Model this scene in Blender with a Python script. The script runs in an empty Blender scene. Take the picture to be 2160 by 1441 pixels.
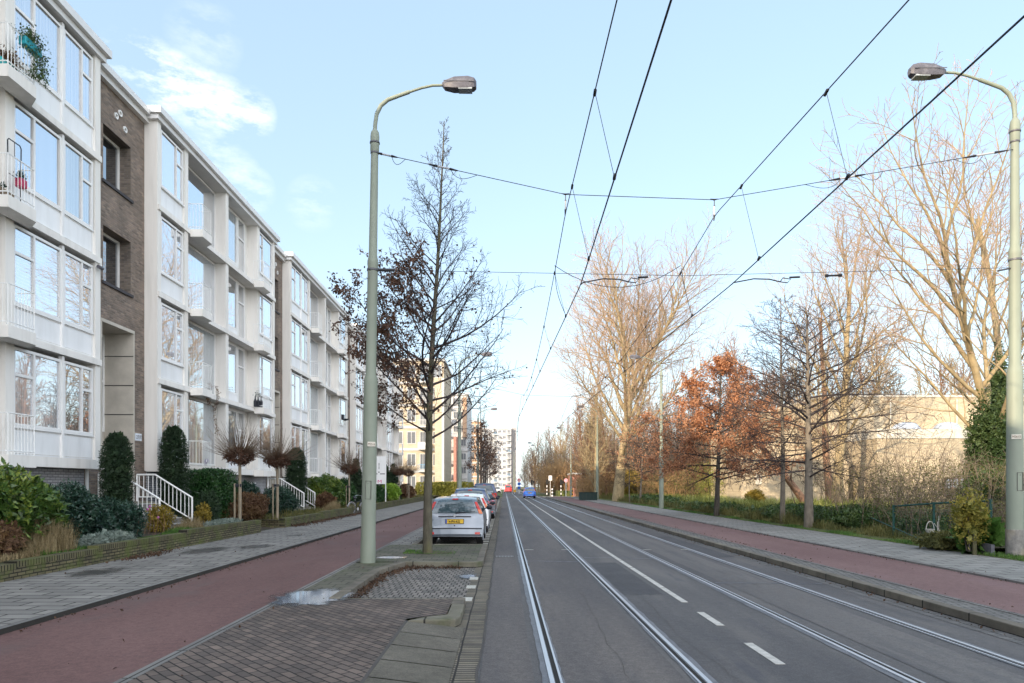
import bpy, math, random
import numpy as np
from mathutils import Vector, Matrix
from math import radians as R, sin, cos, pi
SC = bpy.context.scene
C = SC.collection
# ---------------------------------------------------------------- camera, sky, sun, exposure
CAMZ, VX, VY, F = 1.8, 1063.0, 1024.0, 1440.0
cd = bpy.data.cameras.new('camera'); cam = bpy.data.objects.new('camera', cd); C.objects.link(cam)
cam.location = (0, 0, CAMZ); cam.rotation_euler = (R(90), 0, 0)
cd.sensor_width = 36; cd.lens = F/2160*36; cd.clip_end = 3000; cd.clip_start = .05
cd.shift_x = (1080-VX)/2160; cd.shift_y = (VY-720.5)/2160
SC.camera = cam
SUN = Vector((-.62, -.78, .295)).normalized()
w = bpy.data.worlds.new("World"); SC.world = w; w.use_nodes = True
nt = w.node_tree; N = nt.nodes; Lk = nt.links
bg = N['Background']; sky = N.new('ShaderNodeTexSky'); sky.sky_type = 'NISHITA'; sky.sun_disc = False
sky.sun_elevation = math.asin(SUN.z); sky.sun_rotation = math.atan2(SUN.x, SUN.y)
sky.air_density = 1.0; sky.dust_density = .8; sky.ozone_density = 1.5
geo = N.new('ShaderNodeTexCoord')
mp = N.new('ShaderNodeMapping'); mp.inputs['Scale'].default_value = (1.0, 1.0, 2.6)
Lk.new(geo.outputs['Generated'], mp.inputs[0])
n1 = N.new('ShaderNodeTexNoise'); n1.inputs['Scale'].default_value = 3.1; n1.inputs['Detail'].default_value = 8; n1.inputs['Roughness'].default_value = .62; n1.inputs['Distortion'].default_value = .5
Lk.new(mp.outputs[0], n1.inputs['Vector'])
def wmath(op, a, b=None, c=None, clamp=False):
    m = N.new('ShaderNodeMath'); m.operation = op; m.use_clamp = clamp
    for i, v in enumerate((a, b, c)):
        if v is None: continue
        if isinstance(v, (int, float)): m.inputs[i].default_value = v
        else: Lk.new(v, m.inputs[i])
    return m.outputs[0]
sep = N.new('ShaderNodeSeparateXYZ'); Lk.new(geo.outputs['Generated'], sep.inputs[0])
def blob(d, wid):      # a patch of cloud around one compass direction
    d = Vector(d).normalized(); dp = N.new('ShaderNodeVectorMath'); dp.operation = 'DOT_PRODUCT'
    Lk.new(geo.outputs['Generated'], dp.inputs[0]); dp.inputs[1].default_value = d
    return wmath('MULTIPLY', wmath('SUBTRACT', dp.outputs['Value'], 1-wid), 1/wid, clamp=True)
def pxdir(x, y): return ((x-VX)/F, 1, (VY-y)/F)
cl = None
for x, y, wd, g in ((270,120,.0005,.7),(315,145,.0007,.85),(365,178,.0008,1.0),(415,205,.0008,1.0),(470,225,.0007,.9),(530,240,.0005,.75),(450,325,.0007,.38),(495,370,.0006,.38),(530,400,.0005,.35),(430,80,.0010,.22),(660,430,.0007,.22)):
    b = wmath('MULTIPLY', blob(pxdir(x, y), wd), g)
    cl = b if cl is None else wmath('MAXIMUM', cl, b)
back = wmath('MULTIPLY_ADD', sep.outputs['Y'], -1.9, .0, clamp=True)      # broken bright cloud, unseen behind the camera, added to fill the shaded fronts
n2 = N.new('ShaderNodeTexNoise'); n2.inputs['Scale'].default_value = 13; n2.inputs['Detail'].default_value = 8; n2.inputs['Roughness'].default_value = .65
Lk.new(mp.outputs[0], n2.inputs['Vector'])
cm = wmath('MULTIPLY', cl, wmath('MULTIPLY_ADD', n2.outputs['Fac'], 5.0, -2.1, clamp=True), clamp=True)
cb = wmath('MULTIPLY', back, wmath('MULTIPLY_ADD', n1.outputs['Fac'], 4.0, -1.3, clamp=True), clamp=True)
veil = N.new('ShaderNodeMixRGB'); veil.inputs[0].default_value = .55; Lk.new(sky.outputs[0], veil.inputs[1]); veil.inputs[2].default_value = (1.86, 2.44, 2.9, 1)   # thin high haze
hz = wmath('MULTIPLY', wmath('POWER', wmath('SUBTRACT', 1.0, wmath('ABSOLUTE', sep.outputs['Z'])), 5.0), .72, clamp=True)
vh = N.new('ShaderNodeMixRGB'); Lk.new(hz, vh.inputs[0]); Lk.new(veil.outputs[0], vh.inputs[1]); vh.inputs[2].default_value = (2.75, 3.0, 3.1, 1)
mx = N.new('ShaderNodeMixRGB'); Lk.new(cm, mx.inputs[0]); Lk.new(vh.outputs[0], mx.inputs[1]); mx.inputs[2].default_value = (4.2, 4.25, 4.3, 1)
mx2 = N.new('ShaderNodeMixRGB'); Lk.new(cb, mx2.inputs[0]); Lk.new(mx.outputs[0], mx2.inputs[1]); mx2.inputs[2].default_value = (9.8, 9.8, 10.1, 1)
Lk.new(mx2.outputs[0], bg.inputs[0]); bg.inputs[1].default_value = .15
sl = bpy.data.lights.new('sun', 'SUN'); sl.energy = 2.7; sl.angle = R(.5); sl.color = (1, .80, .56)
so = bpy.data.objects.new('sun', sl); C.objects.link(so); so.rotation_euler = SUN.to_track_quat('Z', 'Y').to_euler()
SC.view_settings.view_transform = 'Standard'; SC.view_settings.look = 'None'; SC.view_settings.exposure = 1.38; SC.view_settings.gamma = 1
SC.render.engine = 'CYCLES'
cy = SC.cycles; cy.max_bounces = 6; cy.diffuse_bounces = 3; cy.glossy_bounces = 3; cy.transparent_max_bounces = 8; cy.caustics_reflective = False; cy.caustics_refractive = False
cy.use_denoising = True; cy.sample_clamp_indirect = 6; cy.use_adaptive_sampling = True; cy.adaptive_threshold = .02

def PX(px, py, Y): return Vector(((px-VX)*Y/F, Y, CAMZ-(py-VY)*Y/F))
# ---------------------------------------------------------------- helpers
ORI = {}
class MB:
    def __init__(s): s.v = []; s.f = []
    def quad(s, a, b, c, d):
        n = len(s.v); s.v += [a, b, c, d]; s.f.append((n, n+1, n+2, n+3)); return s
    def poly(s, pts):
        n = len(s.v); s.v += list(pts); s.f.append(tuple(range(n, n+len(pts)))); return s
    def box(s, x0, x1, y0, y1, z0, z1):
        x0, x1 = min(x0, x1), max(x0, x1); y0, y1 = min(y0, y1), max(y0, y1); z0, z1 = min(z0, z1), max(z0, z1)
        n = len(s.v)
        s.v += [(x0,y0,z0),(x1,y0,z0),(x1,y1,z0),(x0,y1,z0),(x0,y0,z1),(x1,y0,z1),(x1,y1,z1),(x0,y1,z1)]
        s.f += [(n,n+3,n+2,n+1),(n+4,n+5,n+6,n+7),(n,n+1,n+5,n+4),(n+1,n+2,n+6,n+5),(n+2,n+3,n+7,n+6),(n+3,n,n+4,n+7)]
        return s
    def prism(s, pts, z0, z1):      # plan polygon (counter-clockwise) pulled up
        n = len(s.v); k = len(pts)
        s.v += [(p[0], p[1], z0) for p in pts] + [(p[0], p[1], z1) for p in pts]
        s.f.append(tuple(n+i for i in reversed(range(k)))); s.f.append(tuple(n+k+i for i in range(k)))
        for i in range(k): j = (i+1) % k; s.f.append((n+i, n+j, n+k+j, n+k+i))
        return s
    def tube(s, pts, rad, n=6, cap=True):
        pts = [Vector(p) for p in pts]; k = len(pts)
        if not hasattr(rad, '__len__'): rad = [rad]*k
        base = len(s.v); u = None
        for i, p in enumerate(pts):
            t = (pts[min(i+1, k-1)] - pts[max(i-1, 0)])
            if t.length < 1e-9: t = Vector((0,0,1))
            t.normalize()
            a = Vector((0,0,1)) if abs(t.z) < .9 else Vector((1,0,0))
            if u is None or (u-t*u.dot(t)).length < 1e-3: u = t.cross(a).normalized()
            else: u = (u-t*u.dot(t)).normalized()
            v = u.cross(t)
            for j in range(n):
                an = 2*pi*j/n; q = p + (u*cos(an) + v*sin(an))*rad[i]; s.v.append((q.x, q.y, q.z))
        for i in range(k-1):
            for j in range(n):
                a = base+i*n+j; b = base+i*n+(j+1) % n; s.f.append((a, a+n, b+n, b))
        if cap:
            s.f.append(tuple(base+j for j in range(n))); s.f.append(tuple(base+(k-1)*n+j for j in reversed(range(n))))
        return s
    def bar(s, a, b, w=.02): return s.tube([a, b], w*.6, 4)
    def lathe(s, prof, c=(0,0,0), n=16):
        base = len(s.v)
        for r, z in prof:
            for j in range(n):
                an = 2*pi*j/n; s.v.append((c[0]+r*cos(an), c[1]+r*sin(an), c[2]+z))
        for i in range(len(prof)-1):
            for j in range(n):
                a = base+i*n+j; b = base+i*n+(j+1) % n; s.f.append((a, b, b+n, a+n))
        s.f.append(tuple(base+j for j in reversed(range(n)))); s.f.append(tuple(base+(len(prof)-1)*n+j for j in range(n)))
        return s
    def disc(s, c, r, axis='x', n=20, th=.01, r0=0):
        ax = {'x': ((0,1,0),(0,0,1),(1,0,0)), 'y': ((1,0,0),(0,0,1),(0,-1,0)), 'z': ((1,0,0),(0,1,0),(0,0,1))}[axis]
        u, v, t = map(Vector, ax); c = Vector(c); base = len(s.v)
        rs = [(r, 0), (r, th)] if not r0 else [(r0, 0), (r, 0), (r, th), (r0, th), (r0, 0)]
        for rr, h in rs:
            for j in range(n):
                q = c + u*rr*cos(2*pi*j/n) + v*rr*sin(2*pi*j/n) + t*h; s.v.append(tuple(q))
        for i in range(len(rs)-1):
            for j in range(n):
                a = base+i*n+j; b = base+i*n+(j+1) % n; s.f.append((a, b, b+n, a+n))
        if not r0:
            s.f.append(tuple(base+j for j in reversed(range(n)))); s.f.append(tuple(base+n+j for j in range(n)))
        return s
    def build(s, name, m, parent=None, smooth=0, bevel=0):
        me = bpy.data.meshes.new(name); o = Vector((0,0,0))
        if parent is not None: o = ORI.get(parent.name, o)
        vs = [(a[0]-o.x, a[1]-o.y, a[2]-o.z) for a in s.v] if o.length else [tuple(a) for a in s.v]
        me.from_pydata(vs, [], s.f); me.materials.append(m)
        if smooth:
            me.polygons.foreach_set('use_smooth', [True]*len(me.polygons)); me.set_sharp_from_angle(angle=R(smooth))
        ob = bpy.data.objects.new(name, me); C.objects.link(ob)
        if parent is not None: ob.parent = parent; ORI[ob.name] = o
        if bevel:
            b = ob.modifiers.new('b', 'BEVEL'); b.width = bevel; b.segments = 2; b.limit_method = 'ANGLE'
        return ob
def npmesh(name, V, Fq, m, parent=None, cols=None):
    me = bpy.data.meshes.new(name); V = np.asarray(V, dtype=np.float32); Fq = np.asarray(Fq, dtype=np.int32); k = Fq.shape[1]
    if parent is not None: V = V - np.array(ORI.get(parent.name, (0,0,0)), dtype=np.float32)
    me.vertices.add(len(V)); me.vertices.foreach_set('co', V.ravel())
    me.loops.add(Fq.size); me.loops.foreach_set('vertex_index', Fq.ravel())
    me.polygons.add(len(Fq)); me.polygons.foreach_set('loop_start', np.arange(0, Fq.size, k, dtype=np.int32)); me.polygons.foreach_set('loop_total', np.full(len(Fq), k, dtype=np.int32))
    me.update(calc_edges=True); me.materials.append(m)
    ob = bpy.data.objects.new(name, me); C.objects.link(ob)
    if parent is not None: ob.parent = parent; ORI[ob.name] = ORI.get(parent.name, Vector((0,0,0)))
    return ob
def tag(o, label=None, cat=None, group=None, kind=None):
    for k, v in (('label', label), ('category', cat), ('group', group), ('kind', kind)):
        if v: o[k] = v
    return o
def thing(name, label, cat, loc=(0,0,0), group=None, rz=0):
    o = bpy.data.objects.new(name, None); C.objects.link(o); o.location = loc; o.rotation_euler.z = rz; o.empty_display_size = .2
    return tag(o, label, cat, group)
def wthing(name, label, cat, loc, group=None):   # parts of this one are written in world coordinates
    o = thing(name, label, cat, loc, group); ORI[o.name] = Vector(loc); return o
def st(o): o['kind'] = 'structure'; return o
def stuff(o, label=None, cat=None):
    o['kind'] = 'stuff'
    return tag(o, label, cat)
def dup(o, loc=None, rz=None, label=None, sc=None, par=None):
    c = o.copy(); C.objects.link(c); c.parent = par
    if par is not None: c.matrix_parent_inverse = o.matrix_parent_inverse.copy()
    for ch in o.children: dup(ch, par=c)
    if loc is not None: c.location = loc
    if rz is not None: c.rotation_euler.z = rz
    if sc is not None: c.scale = (sc, sc, sc) if not hasattr(sc, '__len__') else sc
    if label: c['label'] = label
    return c
# ---------------------------------------------------------------- materials
def newmat(name):
    m = bpy.data.materials.new(name); m.use_nodes = True; t = m.node_tree
    return m, t.nodes, t.links, t.nodes['Principled BSDF']
def mat(name, col, rough=.8, metal=0, var=.12, vs=6.0, bump=0, bs=40, spec=.35, stain=None, coat=0, vscale=(1,1,1), hue=None):
    m, n, l, p = newmat(name)
    p.inputs['Roughness'].default_value = rough; p.inputs['Metallic'].default_value = metal; p.inputs['Specular IOR Level'].default_value = spec
    if coat: p.inputs['Coat Weight'].default_value = coat; p.inputs['Coat Roughness'].default_value = .05
    tc = n.new('ShaderNodeTexCoord'); mp = n.new('ShaderNodeMapping'); l.new(tc.outputs['Object'], mp.inputs[0]); mp.inputs['Scale'].default_value = vscale
    nz = n.new('ShaderNodeTexNoise'); nz.inputs['Scale'].default_value = vs; nz.inputs['Detail'].default_value = 5; nz.inputs['Roughness'].default_value = .6
    l.new(mp.outputs[0], nz.inputs['Vector'])
    r = n.new('ShaderNodeValToRGB'); r.color_ramp.elements[0].position = .3; r.color_ramp.elements[1].position = .7
    a = [max(0, c*(1-var)) for c in col]; b = [min(1, c*(1+var)) for c in col]
    if hue: b = list(hue)
    r.color_ramp.elements[0].color = (*a, 1); r.color_ramp.elements[1].color = (*b, 1); l.new(nz.outputs['Fac'], r.inputs[0]); out = r.outputs[0]
    if stain:
        sc_, scol, amt = stain; n3 = n.new('ShaderNodeTexNoise'); n3.inputs['Scale'].default_value = sc_; n3.inputs['Detail'].default_value = 6; l.new(mp.outputs[0], n3.inputs['Vector'])
        r3 = n.new('ShaderNodeValToRGB'); r3.color_ramp.elements[0].position = .48; r3.color_ramp.elements[1].position = .72; r3.color_ramp.elements[1].color = (amt, amt, amt, 1); l.new(n3.outputs['Fac'], r3.inputs[0])
        mxx = n.new('ShaderNodeMixRGB'); l.new(r3.outputs[0], mxx.inputs[0]); l.new(out, mxx.inputs[1]); mxx.inputs[2].default_value = (*scol, 1); out = mxx.outputs[0]
    l.new(out, p.inputs['Base Color'])
    if bump:
        n2 = n.new('ShaderNodeTexNoise'); n2.inputs['Scale'].default_value = bs; n2.inputs['Detail'].default_value = 4; l.new(tc.outputs['Object'], n2.inputs['Vector'])
        bp = n.new('ShaderNodeBump'); bp.inputs['Strength'].default_value = bump; bp.inputs['Distance'].default_value = .02; l.new(n2.outputs['Fac'], bp.inputs['Height']); l.new(bp.outputs[0], p.inputs['Normal'])
    return m
def brick(name, c1, c2, mort, bw, bh, ms=.012, axes='yz', rough=.85, bump=.5, off=.5, var=.5, vs=1.2, stain=None, fine=.0, wob=0.0, rot=0):
    """brick, sett or tile pattern laid over two of the object axes, sizes in metres"""
    m, n, l, p = newmat(name); p.inputs['Roughness'].default_value = rough; p.inputs['Specular IOR Level'].default_value = .3
    tc = n.new('ShaderNodeTexCoord'); s = n.new('ShaderNodeSeparateXYZ'); l.new(tc.outputs['Object'], s.inputs[0])
    cb = n.new('ShaderNodeCombineXYZ'); l.new(s.outputs[axes[0].upper()], cb.inputs[0]); l.new(s.outputs[axes[1].upper()], cb.inputs[1]); vec = cb.outputs[0]
    if wob:
        wn = n.new('ShaderNodeTexNoise'); wn.inputs['Scale'].default_value = 1.7; wn.inputs['Detail'].default_value = 2; l.new(tc.outputs['Object'], wn.inputs['Vector'])
        ma = n.new('ShaderNodeVectorMath'); ma.operation = 'MULTIPLY_ADD'; l.new(wn.outputs['Color'], ma.inputs[0]); ma.inputs[1].default_value = (wob, wob, 0); l.new(vec, ma.inputs[2]); vec = ma.outputs[0]
    if rot:
        mr_ = n.new('ShaderNodeMapping'); mr_.inputs['Rotation'].default_value = (0, 0, R(rot)); l.new(vec, mr_.inputs[0]); vec = mr_.outputs[0]
    b = n.new('ShaderNodeTexBrick'); l.new(vec, b.inputs['Vector']); b.inputs['Scale'].default_value = 1
    b.inputs['Color1'].default_value = (*c1, 1); b.inputs['Color2'].default_value = (*c2, 1); b.inputs['Mortar'].default_value = (*mort, 1)
    b.inputs['Brick Width'].default_value = bw; b.inputs['Row Height'].default_value = bh; b.inputs['Mortar Size'].default_value = ms; b.inputs['Mortar Smooth'].default_value = .3; b.offset = off; b.inputs['Bias'].default_value = 0
    nz = n.new('ShaderNodeTexNoise'); nz.inputs['Scale'].default_value = vs; nz.inputs['Detail'].default_value = 6; nz.inputs['Roughness'].default_value = .65; l.new(tc.outputs['Object'], nz.inputs['Vector'])
    r = n.new('ShaderNodeMapRange'); r.inputs['From Min'].default_value = .3; r.inputs['From Max'].default_value = .7; r.inputs['To Min'].default_value = 1-var; r.inputs['To Max'].default_value = 1+var*.6; l.new(nz.outputs['Fac'], r.inputs['Value'])
    mu = n.new('ShaderNodeVectorMath'); mu.operation = 'SCALE'; l.new(b.outputs['Color'], mu.inputs[0]); l.new(r.outputs[0], mu.inputs['Scale']); out = mu.outputs[0]
    if stain:
        for sc_, scol, amt, lo in stain:
            n3 = n.new('ShaderNodeTexNoise'); n3.inputs['Scale'].default_value = sc_; n3.inputs['Detail'].default_value = 7; n3.inputs['Roughness'].default_value = .65; l.new(tc.outputs['Object'], n3.inputs['Vector'])
            r3 = n.new('ShaderNodeMapRange'); r3.inputs['From Min'].default_value = lo; r3.inputs['From Max'].default_value = lo+.2; r3.inputs['To Max'].default_value = amt; l.new(n3.outputs['Fac'], r3.inputs['Value'])
            mxx = n.new('ShaderNodeMixRGB'); l.new(r3.outputs[0], mxx.inputs[0]); l.new(out, mxx.inputs[1]); mxx.inputs[2].default_value = (*scol, 1); out = mxx.outputs[0]
    l.new(out, p.inputs['Base Color'])
    if bump:
        nf = n.new('ShaderNodeTexNoise'); nf.inputs['Scale'].default_value = 60; l.new(tc.outputs['Object'], nf.inputs['Vector'])
        ad = n.new('ShaderNodeMath'); ad.operation = 'MULTIPLY_ADD'; l.new(b.outputs['Fac'], ad.inputs[0]); ad.inputs[1].default_value = -1.0
        sc2 = n.new('ShaderNodeMath'); sc2.operation = 'MULTIPLY'; sc2.inputs[1].default_value = .6; l.new(nf.outputs['Fac'], sc2.inputs[0]); l.new(sc2.outputs[0], ad.inputs[2])
        bp = n.new('ShaderNodeBump'); bp.inputs['Strength'].default_value = bump; bp.inputs['Distance'].default_value = .012; l.new(ad.outputs[0], bp.inputs['Height']); l.new(bp.outputs[0], p.inputs['Normal'])
    return m
def ground(name, col, col2, rough=.85, vs=.5, bump=.4, patches=(), speck=.35, wet=0, stretch=(1,1,1)):
    """asphalt like surface: broad patches, long wear, fine grit"""
    m, n, l, p = newmat(name); p.inputs['Roughness'].default_value = rough; p.inputs['Specular IOR Level'].default_value = .35
    tc = n.new('ShaderNodeTexCoord'); mp = n.new('ShaderNodeMapping'); mp.inputs['Scale'].default_value = stretch; l.new(tc.outputs['Object'], mp.inputs[0])
    nz = n.new('ShaderNodeTexNoise'); nz.inputs['Scale'].default_value = vs; nz.inputs['Detail'].default_value = 7; nz.inputs['Roughness'].default_value = .6; l.new(mp.outputs[0], nz.inputs['Vector'])
    r = n.new('ShaderNodeValToRGB'); r.color_ramp.elements[0].position = .35; r.color_ramp.elements[1].position = .66; r.color_ramp.elements[0].color = (*col, 1); r.color_ramp.elements[1].color = (*col2, 1); l.new(nz.outputs['Fac'], r.inputs[0])
    g = n.new('ShaderNodeTexNoise'); g.inputs['Scale'].default_value = 55; g.inputs['Detail'].default_value = 3; g.inputs['Roughness'].default_value = .8; l.new(tc.outputs['Object'], g.inputs['Vector'])
    rr = n.new('ShaderNodeMapRange'); rr.inputs['From Min'].default_value = .3; rr.inputs['From Max'].default_value = .7; rr.inputs['To Min'].default_value = 1-speck; rr.inputs['To Max'].default_value = 1+speck; l.new(g.outputs['Fac'], rr.inputs['Value'])
    mu = n.new('ShaderNodeVectorMath'); mu.operation = 'SCALE'; l.new(r.outputs[0], mu.inputs[0]); l.new(rr.outputs[0], mu.inputs['Scale']); out = mu.outputs[0]
    gm = n.new('ShaderNodeTexNoise'); gm.inputs['Scale'].default_value = 11; gm.inputs['Detail'].default_value = 6; gm.inputs['Roughness'].default_value = .75; l.new(tc.outputs['Object'], gm.inputs['Vector'])
    rm = n.new('ShaderNodeMapRange'); rm.inputs['From Min'].default_value = .3; rm.inputs['From Max'].default_value = .7; rm.inputs['To Min'].default_value = .78; rm.inputs['To Max'].default_value = 1.22; l.new(gm.outputs['Fac'], rm.inputs['Value'])
    m2 = n.new('ShaderNodeVectorMath'); m2.operation = 'SCALE'; l.new(out, m2.inputs[0]); l.new(rm.outputs[0], m2.inputs['Scale']); out = m2.outputs[0]
    for sc_, scol, amt, lo in patches:
        n3 = n.new('ShaderNodeTexNoise'); n3.inputs['Scale'].default_value = sc_; n3.inputs['Detail'].default_value = 8; n3.inputs['Roughness'].default_value = .65; l.new(mp.outputs[0], n3.inputs['Vector'])
        r3 = n.new('ShaderNodeMapRange'); r3.inputs['From Min'].default_value = lo; r3.inputs['From Max'].default_value = lo+.12; r3.inputs['To Max'].default_value = amt; l.new(n3.outputs['Fac'], r3.inputs['Value'])
        mxx = n.new('ShaderNodeMixRGB'); l.new(r3.outputs[0], mxx.inputs[0]); l.new(out, mxx.inputs[1]); mxx.inputs[2].default_value = (*scol, 1); out = mxx.outputs[0]
    l.new(out, p.inputs['Base Color'])
    if bump:
        bp = n.new('ShaderNodeBump'); bp.inputs['Strength'].default_value = bump; bp.inputs['Distance'].default_value = .006; l.new(g.outputs['Fac'], bp.inputs['Height']); l.new(bp.outputs[0], p.inputs['Normal'])
    return m
def glass(name, col, refl=(.35, .95), stripes=None, rough=.015):
    m, n, l, p = newmat(name); n.remove(p); o = n['Material Output']
    lw = n.new('ShaderNodeLayerWeight'); lw.inputs['Blend'].default_value = .45
    mr = n.new('ShaderNodeMapRange'); mr.inputs['To Min'].default_value = refl[0]; mr.inputs['To Max'].default_value = refl[1]; l.new(lw.outputs['Facing'], mr.inputs['Value'])
    d = n.new('ShaderNodeBsdfDiffuse'); d.inputs[0].default_value = (*col, 1); g = n.new('ShaderNodeBsdfGlossy'); g.inputs['Roughness'].default_value = rough; g.inputs[0].default_value = (.93, .96, 1, 1)
    tc = n.new('ShaderNodeTexCoord')
    if stripes:
        ax, freq, c2 = stripes; s = n.new('ShaderNodeSeparateXYZ'); l.new(tc.outputs['Object'], s.inputs[0])
        wv = n.new('ShaderNodeMath'); wv.operation = 'MULTIPLY'; l.new(s.outputs[ax], wv.inputs[0]); wv.inputs[1].default_value = freq
        if ax == 'Y':
            nn = n.new('ShaderNodeTexNoise'); nn.inputs['Scale'].default_value = 1; nn.inputs['Detail'].default_value = 3; l.new(wv.outputs[0], nn.inputs['Vector']); fac = nn.outputs['Fac']
            fr = n.new('ShaderNodeMapRange'); fr.inputs['From Min'].default_value = .35; fr.inputs['From Max'].default_value = .65; l.new(fac, fr.inputs['Value']); fac = fr.outputs[0]
        else:
            sn = n.new('ShaderNodeMath'); sn.operation = 'SINE'; l.new(wv.outputs[0], sn.inputs[0]); ab = n.new('ShaderNodeMath'); ab.operation = 'MULTIPLY_ADD'; ab.inputs[1].default_value = .5; ab.inputs[2].default_value = .5; l.new(sn.outputs[0], ab.inputs[0]); fac = ab.outputs[0]
        mc = n.new('ShaderNodeMixRGB'); l.new(fac, mc.inputs[0]); mc.inputs[1].default_value = (*col, 1); mc.inputs[2].default_value = (*c2, 1); l.new(mc.outputs[0], d.inputs[0])
    nz = n.new('ShaderNodeTexNoise'); nz.inputs['Scale'].default_value = .9; nz.inputs['Detail'].default_value = 1; l.new(tc.outputs['Object'], nz.inputs['Vector'])
    bp = n.new('ShaderNodeBump'); bp.inputs['Strength'].default_value = .06; bp.inputs['Distance'].default_value = .02; l.new(nz.outputs['Fac'], bp.inputs['Height']); l.new(bp.outputs[0], g.inputs['Normal'])
    ms = n.new('ShaderNodeMixShader'); l.new(mr.outputs[0], ms.inputs[0]); l.new(d.outputs[0], ms.inputs[1]); l.new(g.outputs[0], ms.inputs[2]); l.new(ms.outputs[0], o.inputs[0])
    return m
def leafmat(name, cols, scale=3.0, rough=.55, trans=.25, fine=40):
    m, n, l, p = newmat(name); o = n['Material Output']
    tc = n.new('ShaderNodeTexCoord'); nz = n.new('ShaderNodeTexNoise'); nz.inputs['Scale'].default_value = fine; nz.inputs['Detail'].default_value = 1; l.new(tc.outputs['Object'], nz.inputs['Vector'])
    n2 = n.new('ShaderNodeTexNoise'); n2.inputs['Scale'].default_value = scale; n2.inputs['Detail'].default_value = 2; l.new(tc.outputs['Object'], n2.inputs['Vector'])
    ad = n.new('ShaderNodeMath'); ad.operation = 'ADD'; l.new(nz.outputs['Fac'], ad.inputs[0]); l.new(n2.outputs['Fac'], ad.inputs[1])
    mr = n.new('ShaderNodeMapRange'); mr.inputs['From Min'].default_value = .65; mr.inputs['From Max'].default_value = 1.35; l.new(ad.outputs[0], mr.inputs['Value'])
    r = n.new('ShaderNodeValToRGB'); e = r.color_ramp.elements; e[0].color = (*cols[0], 1); e[1].color = (*cols[-1], 1)
    for i, c in enumerate(cols[1:-1]): q = e.new((i+1)/(len(cols)-1)); q.color = (*c, 1)
    l.new(mr.outputs[0], r.inputs[0]); l.new(r.outputs[0], p.inputs['Base Color']); p.inputs['Roughness'].default_value = rough; p.inputs['Specular IOR Level'].default_value = .4
    if trans:
        t = n.new('ShaderNodeBsdfTranslucent'); l.new(r.outputs[0], t.inputs[0]); ms = n.new('ShaderNodeMixShader'); ms.inputs[0].default_value = trans
        l.new(p.outputs[0], ms.inputs[1]); l.new(t.outputs[0], ms.inputs[2]); l.new(ms.outputs[0], o.inputs[0])
    return m
M = {}
M['cream'] = mat('cream_render', (.82, .79, .745), .85, vs=1.3, var=.07, bump=.06, bs=80, stain=(5, (.50, .47, .42), .24), vscale=(1, 1, .12))
M['white'] = mat('white_paint', (.84, .83, .815), .55, vs=2, var=.05, stain=(3, (.6, .59, .56), .18), vscale=(1,1,.4))
M['panel'] = mat('white_panel', (.84, .84, .84), .45, vs=.8, var=.05, stain=(4, (.58, .57, .55), .3), vscale=(1, 1, .2))
M['ledge'] = mat('ledge_concrete', (.62, .59, .54), .85, vs=3, var=.16, bump=.1, stain=(5, (.34,.32,.29), .5))
M['railing'] = mat('railing_paint', (.80, .80, .78), .5, vs=8, var=.05)
M['concrete'] = mat('portal_concrete', (.55, .505, .435), .9, vs=2, var=.12, bump=.2, bs=60)
M['joint'] = mat('joint_dark', (.07, .065, .06), .9)
M['brownbrick'] = brick('brown_facing_brick', (.31, .23, .175), (.15, .115, .095), (.22, .19, .165), .21, .065, .012, 'yz', vs=1.5, var=.3)
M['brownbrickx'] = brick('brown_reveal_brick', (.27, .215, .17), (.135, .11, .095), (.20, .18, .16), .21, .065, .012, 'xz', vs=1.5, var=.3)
M['greybrick'] = brick('grey_painted_brick', (.50, .50, .52), (.40, .40, .42), (.2, .2, .21), .22, .075, .012, 'yz', var=.2)
M['roofwhite'] = mat('roof_edge_metal', (.74, .73, .72), .4, vs=2, var=.06)
M['roof'] = mat('roof_felt', (.12, .12, .12), .9)
M['glass_a'] = glass('window_glass_curtain', (.60, .62, .64), (.34, .88), ('Y', 16, (.30, .33, .37)))
M['glass_b'] = glass('window_glass_blind', (.60, .62, .64), (.40, .90), ('Z', 75, (.40, .43, .47)))
M['glass_c'] = glass('window_glass_room', (.09, .10, .11), (.42, .95), ('Y', 3.0, (.20, .20, .20)))
M['glass_d'] = glass('window_glass_vertical_slats', (.46, .50, .51), (.22, .75), ('Y', 30, (.18, .21, .22)))
M['darkglass'] = glass('dark_glass', (.02, .022, .025), (.12, .75))
M['carglass'] = glass('car_glass', (.03, .055, .065), (.04, .42))
M['darkreveal'] = mat('dark_sill_tile', (.06, .055, .06), .7)
M['door'] = mat('door_grey_green', (.20, .21, .20), .5)
# ---------------------------------------------------------------- the setting
asphalt = ground('asphalt', (.066, .064, .067), (.112, .106, .103), .8, .45, .3, ((.9, (.125, .115, .108), .6, .53), (5, (.036, .036, .042), .45, .60), (2.2, (.05, .052, .066), .5, .57)), stretch=(1.6, .22, 1))
asphalt_warm = ground('asphalt_worn', (.075, .070, .072), (.125, .112, .104), .85, .5, .35, ((1.2, (.058, .058, .066), .6, .56), (6, (.05, .045, .042), .4, .62)), stretch=(1.6, .22, 1))
sealmat = ground('joint_sealant', (.10, .105, .118), (.15, .155, .17), .55, 3, .2, (), .2)
red = ground('red_asphalt', (.104, .054, .050), (.150, .084, .077), .85, .55, .3, ((.8, (.115, .078, .074), .85, .54), (6, (.085, .045, .040), .6, .60), (.35, (.165, .10, .092), .6, .56)), .28, stretch=(1, .4, 1))
red2 = ground('red_asphalt_far_side', (.125, .070, .067), (.170, .104, .098), .85, .5, .3, ((.7, (.16, .10, .105), .7, .58),), .25, stretch=(1, .3, 1))
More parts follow.
